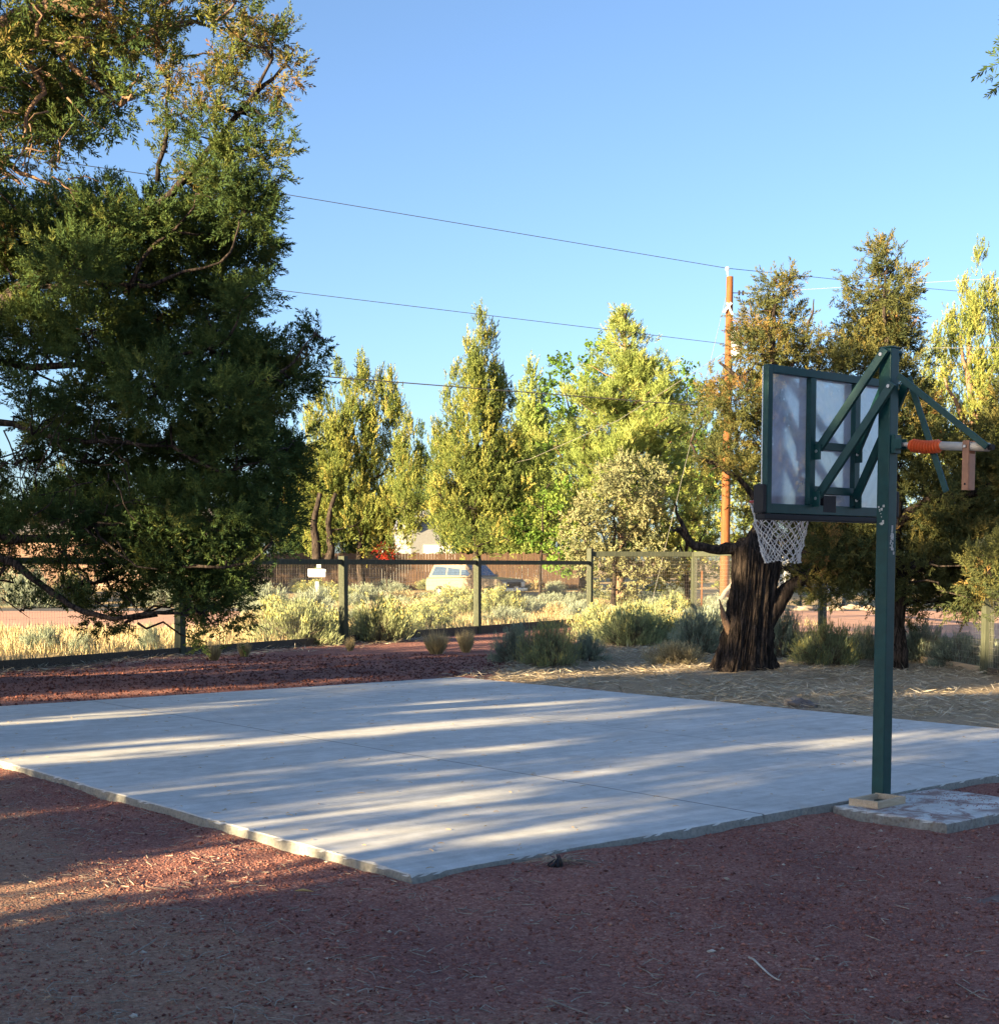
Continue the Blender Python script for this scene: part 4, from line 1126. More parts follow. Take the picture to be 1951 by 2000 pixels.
tree('broadleaf_tree', 'bright green leafy young tree between the car and the grey shrub', 'tree', f8, trunk_limbs(f8, 1035, 950, Y8, 0.10, [(1035, 1040, 1070, 1000), (1035, 1050, 1010, 1000)], g), b8_, 'leafy', LEAF, 0.26, 0.62, 10, 0.34, 0.3, (0.6, 0.25), 20, twig_r=0.01)
# ---- grey green rounded shrubs in front of pine
g = np.random.default_rng(43)
Y9 = 51.0
for i, (u, bl, lb, mt) in enumerate((
        (1170, [(1150, 960, 52), (1200, 930, 52), (1110, 1000, 45), (1160, 1030, 60), (1230, 985, 50), (1100, 1050, 38), (1210, 1050, 55), (1150, 1090, 50), (1240, 1080, 42), (1235, 900, 38), (1180, 890, 30), (1190, 1120, 40), (1250, 930, 30)], 'big rounded silvery grey green shrub with pale leaves in front of the pine', 'greyleaf'),
        (1310, [(1300, 950, 36), (1280, 1000, 36), (1325, 990, 36), (1290, 1060, 42), (1330, 1050, 36), (1260, 1030, 30), (1310, 1100, 36), (1345, 1090, 22), (1270, 1100, 30), (1325, 920, 24)], 'yellow green juniper shrub between the silvery shrub and the utility pole', 'jun_yel'),
        (1420, [(1400, 930, 36), (1440, 970, 40), (1410, 1000, 42), (1400, 1060, 40), (1440, 1050, 40), (1420, 900, 36), (1400, 1105, 30), (1460, 930, 40)], 'yellow green juniper shrub just right of the utility pole', 'jun_yel'))):
    y = Y9 + (0, 1.5, 6)[i]; f9 = foot(u, y)
    tree('shrub', lb, 'shrub', f9, trunk_limbs(f9, u, 980, y, 0.12, [(u, 1080, u - 30, 1000), (u, 1080, u + 35, 1010)], g), pb(bl, y, 0.9, g), mt, JUNC, 0.22, 1.25, 10, 0.27, 0.5, (0.55, 0.25), 21 + i, twig_r=0.01)
# ---- tall pale juniper at the right edge
g = np.random.default_rng(44)
Y10 = 46.0; f10 = foot(1850, Y10)
p10 = [(1866, 500, 760, 22), (1840, 560, 800, 26), (1890, 560, 800, 26), (1815, 620, 850, 24), (1858, 620, 880, 46), (1785, 650, 860, 22), (1905, 620, 880, 36), (1765, 700, 860, 16), (1800, 720, 900, 40), (1870, 760, 950, 60), (1930, 600, 900, 50), (1750, 780, 950, 24), (1960, 680, 950, 50)]
s10 = plumes(p10, Y10, 1.1, g, 0.66, 0.24)
tree('juniper_tree', 'tall pale yellow green juniper with many upright plumes at the right edge', 'tree', f10, trunk_limbs(f10, 1856, 560, Y10, 0.24, [(1856, 850, 1800, 720), (1856, 820, 1900, 680), (1856, 780, 1830, 640)], g), pb([(1800, 900, 50), (1870, 920, 60), (1930, 900, 60), (1840, 980, 60)], Y10, .8, g), 'jun_yel', PLM, 0.19, 0.7, 13, 0.22, 0.7, (0.5, 0.22), 25, 'bark_red', subs=s10, twig_r=0.01)
# ---- red shrub, spruce and small shrub
g = np.random.default_rng(45)
f = foot(738, 70.0)
tree('shrub', 'small bright red shrub in front of the pale shed', 'shrub', f, trunk_limbs(f, 738, 1055, 70, 0.05, [], g), pb([(730, 1062, 18), (748, 1058, 14), (738, 1048, 12)], 70, .2, g), 'redleaf', LEAF, 0.2, 0.7, 9, 0.26, 0.3, (0.5, 0.3), 30, twigs=False)
f = foot(1610, 57.8)
tree('spruce_tree', 'low spreading blue spruce beyond the red road at right', 'tree', f, trunk_limbs(f, 1610, 1100, 57.8, 0.08, [], g), pb([(1570, 1140, 22), (1600, 1128, 25), (1640, 1140, 24), (1620, 1148, 22), (1660, 1150, 18), (1610, 1108, 18), (1640, 1115, 18)], 57.8, .5, g), 'spruce', PINE, 0.18, 0.6, 8, 0.26, 0.1, (0.5, 0.3), 31, twigs=False)
f = foot(1525, 57.0)
tree('shrub', 'small bright green leafy shrub left of the blue spruce', 'shrub', f, trunk_limbs(f, 1525, 1120, 57, 0.04, [], g), pb([(1515, 1128, 14), (1535, 1120, 16), (1525, 1140, 16), (1540, 1136, 12)], 57, .3, g), 'leafy', LEAF, 0.15, 0.6, 9, 0.2, 0.3, (0.4, 0.3), 32, twigs=False)

# ---- junipers standing outside the frame, up-sun at the left: placed for the shade they cast
g = np.random.default_rng(46)
OFF = [(-11, 1.0, 8.0, 2.3), (-9.5, 5.6, 8.5, 2.2), (-12, 9.6, 8.0, 2.4), (-10.5, 14.6, 8.8, 1.9), (-15, 17.0, 10.6, 2.6), (-21, 6.2, 9, 2.6), (-20, 12.6, 9.0, 2.6), (-16, 20.5, 10.2, 2.4), (-13, 18.9, 8.0, 2.3), (-13.5, 4.4, 6.5, 1.9), (-7.5, 5.0, 4.2, 1.5), (-14, -3.4, 8.5, 2.6), (-25, 23.5, 9.5, 2.6),
       (-20, 1.8, 9, 2.6), (-8.5, -1.6, 7.0, 2.0), (-9.0, 3.0, 7.0, 1.8), (19.5, 62, 8.5, 2.6), (21, 65.5, 8.5, 2.6)]
# gaps cut into their crowns to shape the sun streaks on court and gravel
GAPS = []
for (u0, v0, u1, v1, hw_) in ((390, 1568, 1050, 1490, 9), (420, 1472, 870, 1437, 9), (-60, 1456, 590, 1406, 13), (180, 1502, 510, 1486, 7), (480, 1495, 720, 1489, 4), (580, 1362, 900, 1344, 6), (700, 1392, 1190, 1362, 6),
                              (-60, 1394, 180, 1376, 12), (-60, 1374, 500, 1345, 5), (350, 1397, 470, 1389, 4), (1190, 1391, 1500, 1366, 5), (1060, 1466, 1390, 1418, 6), (1640, 1440, 1840, 1420, 6), (910, 1426, 1090, 1417, 4),
                              (860, 1502, 1050, 1484, 6), (600, 1606, 1250, 1588, 7), (480, 1320, 820, 1312, 3), (900, 1345, 1200, 1336, 3), (-60, 1470, 60, 1462, 10), (110, 1546, 290, 1534, 4), (500, 1722, 760, 1702, 3),
                              (430, 1925, 1070, 1872, 15), (1330, 1602, 1590, 1572, 10), (1760, 1800, 1960, 1740, 14), (1830, 1536, 1960, 1510, 8)):
    e = [gnd(u0, v0, SZ), gnd(u1, v1, SZ), gnd((u0 + u1) / 2, (v0 + v1) / 2 - hw_, SZ), gnd((u0 + u1) / 2, (v0 + v1) / 2 + hw_, SZ)]
    sp_ = [(q[0] * TR[0] + q[1] * TR[1], -q[0] * TR[1] + q[1] * TR[0]) for q in e]
    GAPS.append((*sp_[0], *sp_[1], abs(sp_[2][1] - sp_[3][1]) / 2))


def crown_gaps(C):
    sh = C[:, 0] * TR[0] + C[:, 1] * TR[1] + C[:, 2] / math.tan(SUN_EL)
    p_ = -C[:, 0] * TR[1] + C[:, 1] * TR[0]
    ok = np.ones(len(C), bool)
    for s0, p0, s1, p1, wv in GAPS:
        t = (sh - s0) / (s1 - s0)
        ok &= ~((t > -0.05) & (t < 1.05) & (np.abs(p_ - (p0 + (p1 - p0) * np.clip(t, 0, 1))) < wv + 0.19))
    return ok


for i, (s, p, h_, r) in enumerate(OFF):
    x = s * TR[0] - p * TR[1]; y = s * TR[1] + p * TR[0]
    bs = np.array([x, y, 0.0])
    bl = []
    for k in range(27):
        t = g.random() ** 0.8; z = 0.7 + t * (h_ - 1.2); rr = r * (1 - 0.6 * t ** 1.6) * math.sqrt(g.random()); a = g.uniform(0, 6.283)
        bl.append((bs + (rr * math.cos(a), rr * math.sin(a), z), (0.75, 0.75, 0.48), 1.0))
    tree('juniper_tree', 'juniper outside the left edge of the view shading the court', 'tree', bs, [([bs + (0, 0, -.2), bs + (0.1, 0, h_ * .5), bs + (0, 0.1, h_ * .95)], 0.28, 0.04)], bl, 'jun', JUNC, 0.26, 2.2, 10, 0.36, 0.4, (0.4, 0.2), 50 + i, twigs=False, group='junipers outside the left edge', keep=crown_gaps)


# ---------------------------------------------------------------- wire fences
def mesh_panel(p, q, z0, z1, parent, off, gx_=0.06, gz_=0.10, r=0.0016):
    p, q = np.asarray(p, float), np.asarray(q, float); L_ = np.linalg.norm((q - p)[:2])
    mb = MB(); d = (q - p) / L_
    for k in range(int(L_ / gx_) + 1):
        c = p + d * k * gx_
        mb.tube([(c[0], c[1], z0), (c[0], c[1], z1)], r, 3, caps=False)
    for k in range(int((z1 - z0) / gz_) + 1):
        z = z0 + k * gz_
        mb.tube([(p[0], p[1], z), (q[0], q[1], z)], r, 3, caps=False)
    mb.build('wire_mesh', M['wire'], parent, off=off)


def fence_at(u):
    """point on the left fence line in direction u"""
    # solve P0 + t FD with x/y = k
    k = (u - CX) / F
    # account for pitch: ground-level direction
    dd = at(u, 1180, 1.0) - CAM; k = dd[0]
    t = (k * P0[1] - P0[0]) / (FD[0] - k * FD[1])
    return np.array([P0[0] + t * FD[0], P0[1] + t * FD[1], 0])


lf = empty('wire_fence', P0, 'long dark green wooden post and rail fence with wire mesh behind the court', 'fence')
us = [-420, -20, 343, 655, 910, 1124]
pts = [fence_at(u) for u in us]
for i, p in enumerate(pts):
    z = float(gz(p[0], p[1]))
    tall = 2.22 if i == len(pts) - 1 else 1.90
    yaw = math.atan2(FD[1], FD[0])
    R = np.array([[math.cos(yaw), -math.sin(yaw), 0], [math.sin(yaw), math.cos(yaw), 0], [0, 0, 1]])
    MB().box((p[0], p[1], z + tall / 2 - 0.1), (0.15, 0.15, tall + 0.2), R).build('post', M['fence_wood'], lf, bevel=0.008, off=P0)
for i in range(len(pts) - 1):
    p, q = pts[i], pts[i + 1]; d = (q - p) / np.linalg.norm(q - p)
    a, b = p + d * 0.078, q - d * 0.078
    MB().bar(a + (0, 0, 1.80), b + (0, 0, 1.80), 0.06, 0.11).build('top_rail', M['fence_wood'], lf, bevel=0.006, off=P0)
    MB().bar(a + (0, 0, 0.10) - np.array([*FN, 0]) * 0.03, b + (0, 0, 0.10) - np.array([*FN, 0]) * 0.03, 0.045, 0.2).build('kick_board', M['dark_board'], lf, off=P0)
    mesh_panel(a + np.array([*FN, 0]) * 0.04, b + np.array([*FN, 0]) * 0.04, 0.05, 1.76, lf, P0)

rf = empty('wire_fence', R4, 'taller sunlit green post and rail fence with wire mesh turning back along the right side', 'fence')
R5 = R4 + (R6 - R4) * 0.60
dR = (R6 - R4) / np.linalg.norm(R6 - R4)
R7 = R6 + dR * 7.0
ptsr = [pts[-1], R4, R4 + (R6 - R4) * 0.30, R5, R6, R7]
for i, p in enumerate(ptsr):
    if i == 0: continue
    z = float(gz(p[0], p[1]))
    yaw = math.atan2(dR[1], dR[0]); R = np.array([[math.cos(yaw), -math.sin(yaw), 0], [math.sin(yaw), math.cos(yaw), 0], [0, 0, 1]])
    MB().box((p[0], p[1], z + 1.0), (0.15, 0.15, 2.24), R).build('post', M['fence_wood'], rf, bevel=0.008, off=R4)
for i in range(len(ptsr) - 1):
    p, q = ptsr[i], ptsr[i + 1]; d = (q - p) / np.linalg.norm(q - p)
    a, b = p + d * 0.08, q - d * 0.08
    MB().bar(a + (0, 0, 2.06), b + (0, 0, 2.06), 0.06, 0.15).build('top_rail', M['fence_wood'], rf, bevel=0.006, off=R4)
    mesh_panel(a, b, 0.05, 1.98, rf, R4)
    if i > 1: MB().bar(a + (0, 0, 0.07), b + (0, 0, 0.07), 0.045, 0.15).build('kick_board', M['new_wood'] if i == 3 else M['dark_board'], rf, off=R4)

# ---------------------------------------------------------------- board fence far behind
YF = 74.0
fl, fr_ = at(430, 1078, YF), at(1122, 1078, YF)
bfz = float(gz(fl[0], YF))
wfen = empty('board_fence', (fl[0], YF, bfz), 'weathered brown vertical board privacy fence behind the parked car', 'fence')
nb = int((fr_[0] - fl[0]) / 0.15)
g = np.random.default_rng(47)
mb = MB()
for k in range(nb):
    hgt = 1.85 + g.normal(0, 0.025)
    mb.box((k * 0.15, g.normal(0, 0.006), hgt / 2), (0.138, 0.022, hgt))
o = mb.build('boards', M['board_wood'], wfen)
o.name = 'board_panel'
for k in range(0, nb, 16): MB().box((k * 0.15 + 0.07, 0.08, 0.95), (0.1, 0.1, 1.95)).build('post', M['board_wood'], wfen)
MB().box((nb * 0.075, 0.05, 1.5), (nb * 0.15, 0.04, 0.09)).build('rail', M['board_wood'], wfen)


# ---------------------------------------------------------------- houses
def house(name, label, u0, u1, Y, z_eave, z_ridge, depth, wallm, roofm, yaw=0.0, gable='side', cat='house', extras=()):
    a, b = at(u0, 1078, Y), at(u1, 1078, Y)
    Wd = b[0] - a[0]; zb = float(gz((a[0] + b[0]) / 2, Y)) - 0.3
    c = np.array([(a[0] + b[0]) / 2, Y, zb])
    h = empty(name, c, label, cat, yaw)
    ze, zr = z_eave - zb, z_ridge - zb
    w2, d2 = Wd / 2, depth / 2
    if gable == 'front':                     # gable end faces -y, ridge along y
        V = [(-w2, -d2, 0), (w2, -d2, 0), (w2, d2, 0), (-w2, d2, 0), (-w2, -d2, ze), (w2, -d2, ze), (w2, d2, ze), (-w2, d2, ze), (0, -d2, zr), (0, d2, zr)]
        Fs = [(0, 1, 5, 8, 4), (2, 3, 7, 9, 6), (0, 4, 7, 3), (1, 2, 6, 5)]
        MB().add(V, Fs).build('wall', wallm, h)
        o = 0.45
        sl_ = (zr - ze) / w2
        for s in (-1, 1):
            V = [(0, -d2 - o, zr + .02), (s * (w2 + o), -d2 - o, ze - o * sl_ + .02), (s * (w2 + o), d2 + o, ze - o * sl_ + .02), (0, d2 + o, zr + .02)]
            V2 = [(x, y, z + 0.14) for x, y, z in V]
            MB().add(V + V2, [(0, 1, 2, 3), (4, 7, 6, 5), (0, 4, 5, 1), (1, 5, 6, 2), (2, 6, 7, 3), (3, 7, 4, 0)]).build('roof', roofm, h)
    else:
        V = [(-w2, -d2, 0), (w2, -d2, 0), (w2, d2, 0), (-w2, d2, 0), (-w2, -d2, ze), (w2, -d2, ze), (w2, d2, ze), (-w2, d2, ze), (-w2, 0, zr), (w2, 0, zr)]
        Fs = [(0, 1, 5, 4), (2, 3, 7, 6), (0, 4, 8, 7, 3), (1, 2, 6, 9, 5)]
        MB().add(V, Fs).build('wall', wallm, h)
        o = 0.5; sl_ = (zr - ze) / d2
        for s in (-1, 1):
            V = [(-w2 - o, 0, zr + .02), (w2 + o, 0, zr + .02), (w2 + o, s * (d2 + o), ze - o * sl_ + .02), (-w2 - o, s * (d2 + o), ze - o * sl_ + .02)]
            V2 = [(x, y, z + 0.14) for x, y, z in V]
            MB().add(V + V2, [(0, 1, 2, 3), (4, 7, 6, 5), (0, 4, 5, 1), (1, 5, 6, 2), (2, 6, 7, 3), (3, 7, 4, 0)]).build('roof', roofm, h)
    for (nm, x, z, wd, hh, mt) in extras:
        f = MB().box((x, -d2 - 0.03, z), (wd, 0.06, hh)).build(nm, M[mt], h)
        if nm == 'window':
            fb = MB()
            for sx in (-1, 1): fb.box((x + sx * (wd / 2 + .04), -d2 - 0.05, z), (0.08, 0.1, hh + 0.16))
            for sz in (-1, 1): fb.box((x, -d2 - 0.05, z + sz * (hh / 2 + .04)), (wd, 0.1, 0.08))
            fb.build('window_frame', M['white'], f)
    return h


house('house', 'tan stucco house with brown garage door half hidden behind the big left juniper', -160, 470, 82, 3.5, 4.8, 9, M['tan_wall'], M['roof_dark'], 0, 'side',
      extras=(('garage_door', -0.6, 1.4, 5.2, 2.5, 'brown_wall'), ('window', 4.3, 1.9, 1.5, 1.2, 'glass'), ('window', -6.5, 1.9, 1.8, 1.3, 'glass'), ('door', 7.6, 1.3, 1.0, 2.2, 'brown_wall')))
house('shed', 'pale metal sided shed with a low gable roof behind the board fence', 752, 872, 98, 4.3, 5.35, 9, M['siding'], M['roof_pale'], 0.3, 'front', 'shed',
      extras=(('garage_door', 0.0, 1.5, 2.6, 2.6, 'white'),))
house('house', 'small blue grey house low behind the bright green young tree', 925, 1035, 100, 2.9, 3.7, 7, M['blue_wall'], M['roof_pale'], 0, 'side', extras=(('window', 0.5, 1.9, 1.2, 1.0, 'glass'),))
house('shed', 'grey sided shed beyond the road right of the old juniper trunk', 1500, 1590, 72, 2.3, 3.0, 4, M['grey_wall'], M['roof_dark'], 0, 'side', 'shed', extras=(('door', 0.6, 1.0, 0.9, 1.9, 'white'),))


# ---------------------------------------------------------------- parked car
YC = 66.0
cc = at(905, 1078, YC)
car = empty('parked_car', (cc[0], YC, float(gz(cc[0], YC)) - 0.16), 'old boxy tan station wagon parked in front of the board fence', 'car', math.radians(-37))
# local: +x front
prof = [(-2.2, 0.42), (-2.22, 0.85), (-2.15, 1.0), (0.62, 1.04), (0.75, 1.06), (2.1, 0.96), (2.2, 0.86), (2.22, 0.42)]
hw = 0.88
m = MB(); n = len(prof)
m.add([(x, -hw, z) for x, z in prof] + [(x, hw, z) for x, z in prof], [tuple(range(n)), tuple(range(n, 2 * n))[::-1]] + [(i, n + i, n + (i + 1) % n, (i + 1) % n) for i in range(n)])
body = m.build('body', M['car_paint'], car, bevel=0.04)
cab = [(-2.12, 1.0), (-1.85, 1.62), (0.05, 1.66), (0.68, 1.05)]
m = MB(); n = 4
m.add([(x, -hw + (0.04 if z < 1.2 else 0.16), z) for x, z in cab] + [(x, hw - (0.04 if z < 1.2 else 0.16), z) for x, z in cab], [tuple(range(n)), tuple(range(n, 2 * n))[::-1]] + [(i, n + i, n + (i + 1) % n, (i + 1) % n) for i in range(n)])
m.build('cabin', M['car_paint'], car, bevel=0.04)
for s in (-1, 1):
    for (x0, x1, t0, t1) in ((-1.9, -1.05, -1.72, -1.05), (-0.97, -0.25, -0.97, -0.25), (-0.17, 0.42, -0.17, 0.0)):
        yb, yt = s * (hw - 0.045), s * (hw - 0.145)
        MB().add([(x0, yb, 1.12), (x1, yb, 1.12), (t1, yt, 1.55), (t0, yt, 1.55), (x0, yb - s * .03, 1.12), (x1, yb - s * .03, 1.12), (t1, yt - s * .03, 1.55), (t0, yt - s * .03, 1.55)],
                 [(0, 1, 2, 3), (7, 6, 5, 4), (0, 4, 5, 1), (1, 5, 6, 2), (2, 6, 7, 3), (3, 7, 4, 0)]).build('window', M['car_glass'], car)
MB().add([(0.62, -0.74, 1.13), (0.62, 0.74, 1.13), (0.15, 0.66, 1.58), (0.15, -0.66, 1.58)], [(0, 1, 2, 3)]).build('windshield', M['car_glass'], car)
bpy.data.objects['windshield'].modifiers.new('t', 'SOLIDIFY').thickness = 0.02
MB().box((2.225, 0, 0.72), (0.03, 1.0, 0.22)).build('grille', M['black'], car)
for s in (-1, 1):
    MB().box((2.23, s * 0.68, 0.73), (0.04, 0.26, 0.2)).build('headlight', M['lamp'], car, bevel=0.01)
    for x in (-1.35, 1.4):
        t = MB().tube([(x, s * 0.68, 0.33), (x, s * 0.9, 0.33)], 0.33, 24).build('wheel', M['black'], car)
        MB().tube([(x, s * 0.9, 0.33), (x, s * 0.915, 0.33)], 0.19, 18).build('rim', M['chrome'], t)
MB().box((2.29, 0, 0.5), (0.12, 1.76, 0.14)).build('bumper', M['chrome'], car, bevel=0.02)
MB().box((2.365, 0.0, 0.56), (0.012, 0.32, 0.16)).build('number_plate', M['white'], car)
for s in (-1, 1): MB().box((0.5, s * 0.95, 1.12), (0.12, 0.16, 0.12)).build('mirror', M['car_paint'], car, bevel=0.02)

# ---------------------------------------------------------------- mailbox
mbp = at(604, 1098, 47.0); mz = float(gz(mbp[0], 47.0))
mail = empty('mailbox', (mbp[0], 47.0, mz), 'white mailbox on a post standing in the brush left of the fence post', 'mailbox', 0.25)
MB().box((0, 0, 0.55), (0.1, 0.1, 1.3)).build('post', M['white'], mail)
hh = mbp[2] - mz
MB().box((0, 0, hh - 0.02), (0.52, 0.22, 0.03)).build('shelf', M['white'], mail)
pr = [(-0.11, -0.0), (0.11, 0.0), (0.11, 0.13)] + [(0.11 * math.cos(a), 0.13 + 0.11 * math.sin(a)) for a in np.linspace(0, math.pi, 9)[1:]]
n = len(pr)
MB().add([(-0.28, y, hh + z) for y, z in pr] + [(0.26, y, hh + z) for y, z in pr], [tuple(range(n))[::-1], tuple(range(n, 2 * n))] + [(i, (i + 1) % n, n + (i + 1) % n, n + i) for i in range(n)]).build('box', M['white'], mail)
MB().box((0.05, -0.13, hh + 0.36), (0.14, 0.02, 0.2)).build('flag', M['white'], mail)
MB().box((0.27, 0, hh + 0.1), (0.02, 0.2, 0.22)).build('door', M['white'], mail)

# ---------------------------------------------------------------- utility pole and wires
YU = 50.0
ub = foot(1381, YU); ut = at(1391, 527, YU)
up_ = empty('utility_pole', ub, 'tall orange brown wooden utility pole with a grey transformer behind the old juniper', 'utility pole')
nseg = 12
MB().tube([ub + (ut - ub) * k / nseg + (0, 0, -0.3 if k == 0 else 0) for k in range(nseg + 1)], np.linspace(0.17, 0.115, nseg + 1), 14).build('pole', M['pole_wood'], up_, smooth=True, off=ub)
tc = at(1403, 655, YU - .05)
t = MB().tube([tc + (0, 0, -0.46), tc + (0, 0, -0.44), tc + (0, 0, 0.38), tc + (0, 0, 0.44)], [0.17, 0.2, 0.2, 0.15], 18).build('transformer', M['steel_grey'], up_, smooth=False, off=ub)
MB().tube([tc + (0, 0, .44), tc + (0, 0, .5), tc + (0, 0, .55), tc + (0, 0, .62)], [0.03, 0.06, 0.04, 0.02], 10).build('bushing', M['porcelain'], t, off=ub)
mb = MB(); it = at(1386, 512, YU); mb.tube([at(1387, 527, YU), it], 0.02, 6); mb.tube([it + (0, 0, -.06), it, it + (0, 0, .06)], [0.04, 0.085, 0.05], 10)
mb.build('top_insulator', M['white'], up_, off=ub)
mb = MB(); c = at(1402, 558, YU)
for dx in (0.12, 0.25): mb.tube([c + (dx - .03, 0, 0), c + (dx + .03, 0, 0)], 0.085, 12)
mb.tube([c + (-0.15, 0, 0.0), c + (0.5, 0, 0)], 0.015, 6)
mb.build('strain_insulator', M['porcelain'], up_, off=ub)
mb = MB(); c = at(1388, 588, YU - .15)
mb.bar(c + (-0.16, 0, -.12), c + (0.1, 0, .2), 0.05, 0.08); mb.bar(c + (-0.05, 0, .2), c + (0.14, 0, -.2), 0.04, 0.06)
mb.build('fuse_cutout', M['white'], up_, off=ub)


def wire(label, pts, r, mat, sag=0.0, name='power_line'):
    P = []
    for i in range(len(pts) - 1):
        p, q = np.asarray(pts[i]), np.asarray(pts[i + 1])
        for t in np.linspace(0, 1, 25)[(0 if i == 0 else 1):]:
            P.append(p + (q - p) * t - np.array([0, 0, sag * 4 * t * (1 - t)]))
    o = MB().tube(P, r, 5).build(name, mat)
    return tag(o, label, 'cable')


wire('highest thin power line running to the top insulator of the utility pole', [at(-700, 190, 34), at(550, 371, 43), at(1386, 511, 50), at(1750, 548, 66), at(2400, 605, 95)], 0.011, M['cable'])
wire('second power line running left from the pole transformer', [at(-700, 430, 34), at(525, 552, 43), at(1380, 655, 50)], 0.010, M['cable'])
wire('thick black lowest cable crossing in front of the pointed trees', [at(-700, 560, 36), at(610, 717, 44), at(1380, 777, 50)], 0.018, M['cable'])
wire('pale service cable drooping from the pole in front of the pine to the far shed', [at(1384, 670, 50), at(1180, 800, 53), at(1010, 875, 56), at(860, 910, 60), at(720, 905, 64), at(590, 870, 68)], 0.008, M['cable_pale'])
wire('bright upper wire leaving the pole toward the right edge', [at(1420, 558, 50), at(1904, 530, 44), at(2500, 495, 38)], 0.007, M['cable_pale'])
wire('bright lower wire crossing the tall pale juniper at the right edge', [at(1395, 665, 50), at(1740, 663, 42), at(2500, 662, 30)], 0.007, M['cable_pale'])
ga = at(1240, 1105, 48); ga[2] = 0.3
wire('steel guy wire slanting down left from the utility pole', [at(1384, 565, 50), ga], 0.007, M['cable_pale'], name='guy_wire')

# ---------------------------------------------------------------- log, stake
g = np.random.default_rng(48)
p, q = at(1352, 1136, 48), at(1400, 1108, 49); p[2] = 0.12
o = MB().tube(wig(p, q, g, 7, .04), np.linspace(0.11, 0.08, 7), 10).build('fallen_log', M['deadwood'], None, smooth=True); tag(o, 'pale bare log leaning at the foot of the utility pole', 'log')
p = at(1337, 1143, 48.5); q = at(1338, 1088, 48.5); p[2] = 0.0
o = MB().bar(p, q, 0.05, 0.05).build('marker_stake', M['pole_wood'], None, bevel=0.005); tag(o, 'thin reddish marker stake left of the utility pole', 'stake')


# ---------------------------------------------------------------- brush
def bush_mesh(kind, seed):
    """unit bush: radius ~1, height ~1 -> arrays for foliage, stems, flowers"""
    g = np.random.default_rng(seed)
    if kind == 'tuft':
        n = 900
        a = g.uniform(0, 6.283, n); r = 0.30 * np.sqrt(g.random(n))
        base = np.stack([r * np.cos(a), r * np.sin(a), np.zeros(n)], 1)
        d = np.stack([np.cos(a) * g.uniform(0.05, 1.25, n), np.sin(a) * g.uniform(0.05, 1.25, n), np.ones(n)], 1) + g.normal(0, .12, (n, 3))
        K = kite(n, g, base, d, g.normal(0, 1, (n, 3)), g.uniform(0.35, 1.05, n), np.full(n, 0.026))
        return K.reshape(-1, 3), np.clip(g.normal(.55, .25, n), 0, 1), None, None
    ns = 130
    th = np.arccos(1 - g.random(ns) * 0.98); ph = g.uniform(0, 6.283, ns)
    lump = 0.95 + 0.24 * np.sin(ph * 3 + seed) + 0.16 * np.sin(ph * 5 + seed * 2 + 3 * th) + g.normal(0, 0.13, ns)
    tip = np.stack([np.sin(th) * np.cos(ph) * lump, np.sin(th) * np.sin(ph) * lump, np.maximum(0.12, np.cos(th)) * (0.80 + 0.2 * g.random(ns))], 1)
    KV, KT, FV, FT = [], [], [], []
    for i in range(ns):
        m = 64
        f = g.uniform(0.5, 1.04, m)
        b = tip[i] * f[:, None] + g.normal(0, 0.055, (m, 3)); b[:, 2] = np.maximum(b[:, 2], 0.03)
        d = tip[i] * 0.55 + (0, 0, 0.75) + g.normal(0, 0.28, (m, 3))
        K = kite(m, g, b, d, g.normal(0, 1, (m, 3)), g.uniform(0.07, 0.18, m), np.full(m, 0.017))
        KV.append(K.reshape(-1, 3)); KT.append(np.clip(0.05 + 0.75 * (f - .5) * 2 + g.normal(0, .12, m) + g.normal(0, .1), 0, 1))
        if kind == 'rabbit' and tip[i][2] > 0.42 and g.random() < 0.26:
            m = 16
            b = tip[i] * 1.03 + g.normal(0, 0.06, (m, 3)) + (0, 0, 0.06)
            K = kite(m, g, b, g.normal(0, .5, (m, 3)) + (0, 0, .8), g.normal(0, 1, (m, 3)), g.uniform(.05, .10, m), np.full(m, .05))
            FV.append(K.reshape(-1, 3)); FT.append(g.random(m))
    stems = MB()
    for i in range(0, ns, 2):
        stems.tube(wig((tip[i][0] * .08, tip[i][1] * .08, 0), tip[i] * 0.92, g, 4, .12), [0.022, 0.016, 0.01, 0.006], 3, caps=False)
    if FV: KT = [np.clip(t, 0, 0.86) for t in KT]; KV += FV; KT += [0.9 + 0.1 * t for t in FT]
    return np.concatenate(KV), np.concatenate(KT), stems, None


PROTO = {}


def get_proto(kind, mat, var):
    key = (kind, mat, var)
    if key not in PROTO:
        V, T, st, fl = bush_mesh(kind, 100 + var * 7 + len(kind) * 13)
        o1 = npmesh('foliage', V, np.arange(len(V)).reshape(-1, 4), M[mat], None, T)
        parts = [('foliage', o1.data)]
        COL.objects.unlink(o1); bpy.data.objects.remove(o1)
        if st is not None:
            o2 = st.build('stems', M['stem']); parts.append(('stems', o2.data)); COL.objects.unlink(o2); bpy.data.objects.remove(o2)
        if fl is not None:
            o3 = npmesh('flowers', fl[0], np.arange(len(fl[0])).reshape(-1, 4), M['flower'], None, fl[1]); parts.append(('flowers', o3.data)); COL.objects.unlink(o3); bpy.data.objects.remove(o3)
        PROTO[key] = parts
    return PROTO[key]


def bush(name, label, cat, kind, mat, x, y, w, h, var=0, group=None, rz=0.0):
    z = float(gz(x, y)) - 0.02
    o = empty(name, (x, y, z), label, cat, rz, group)
    for nm, me in get_proto(kind, mat, var):
        c = bpy.data.objects.new(nm, me); COL.objects.link(c); c.parent = o
        c.scale = (w / 2, w / 2, h)
    return o


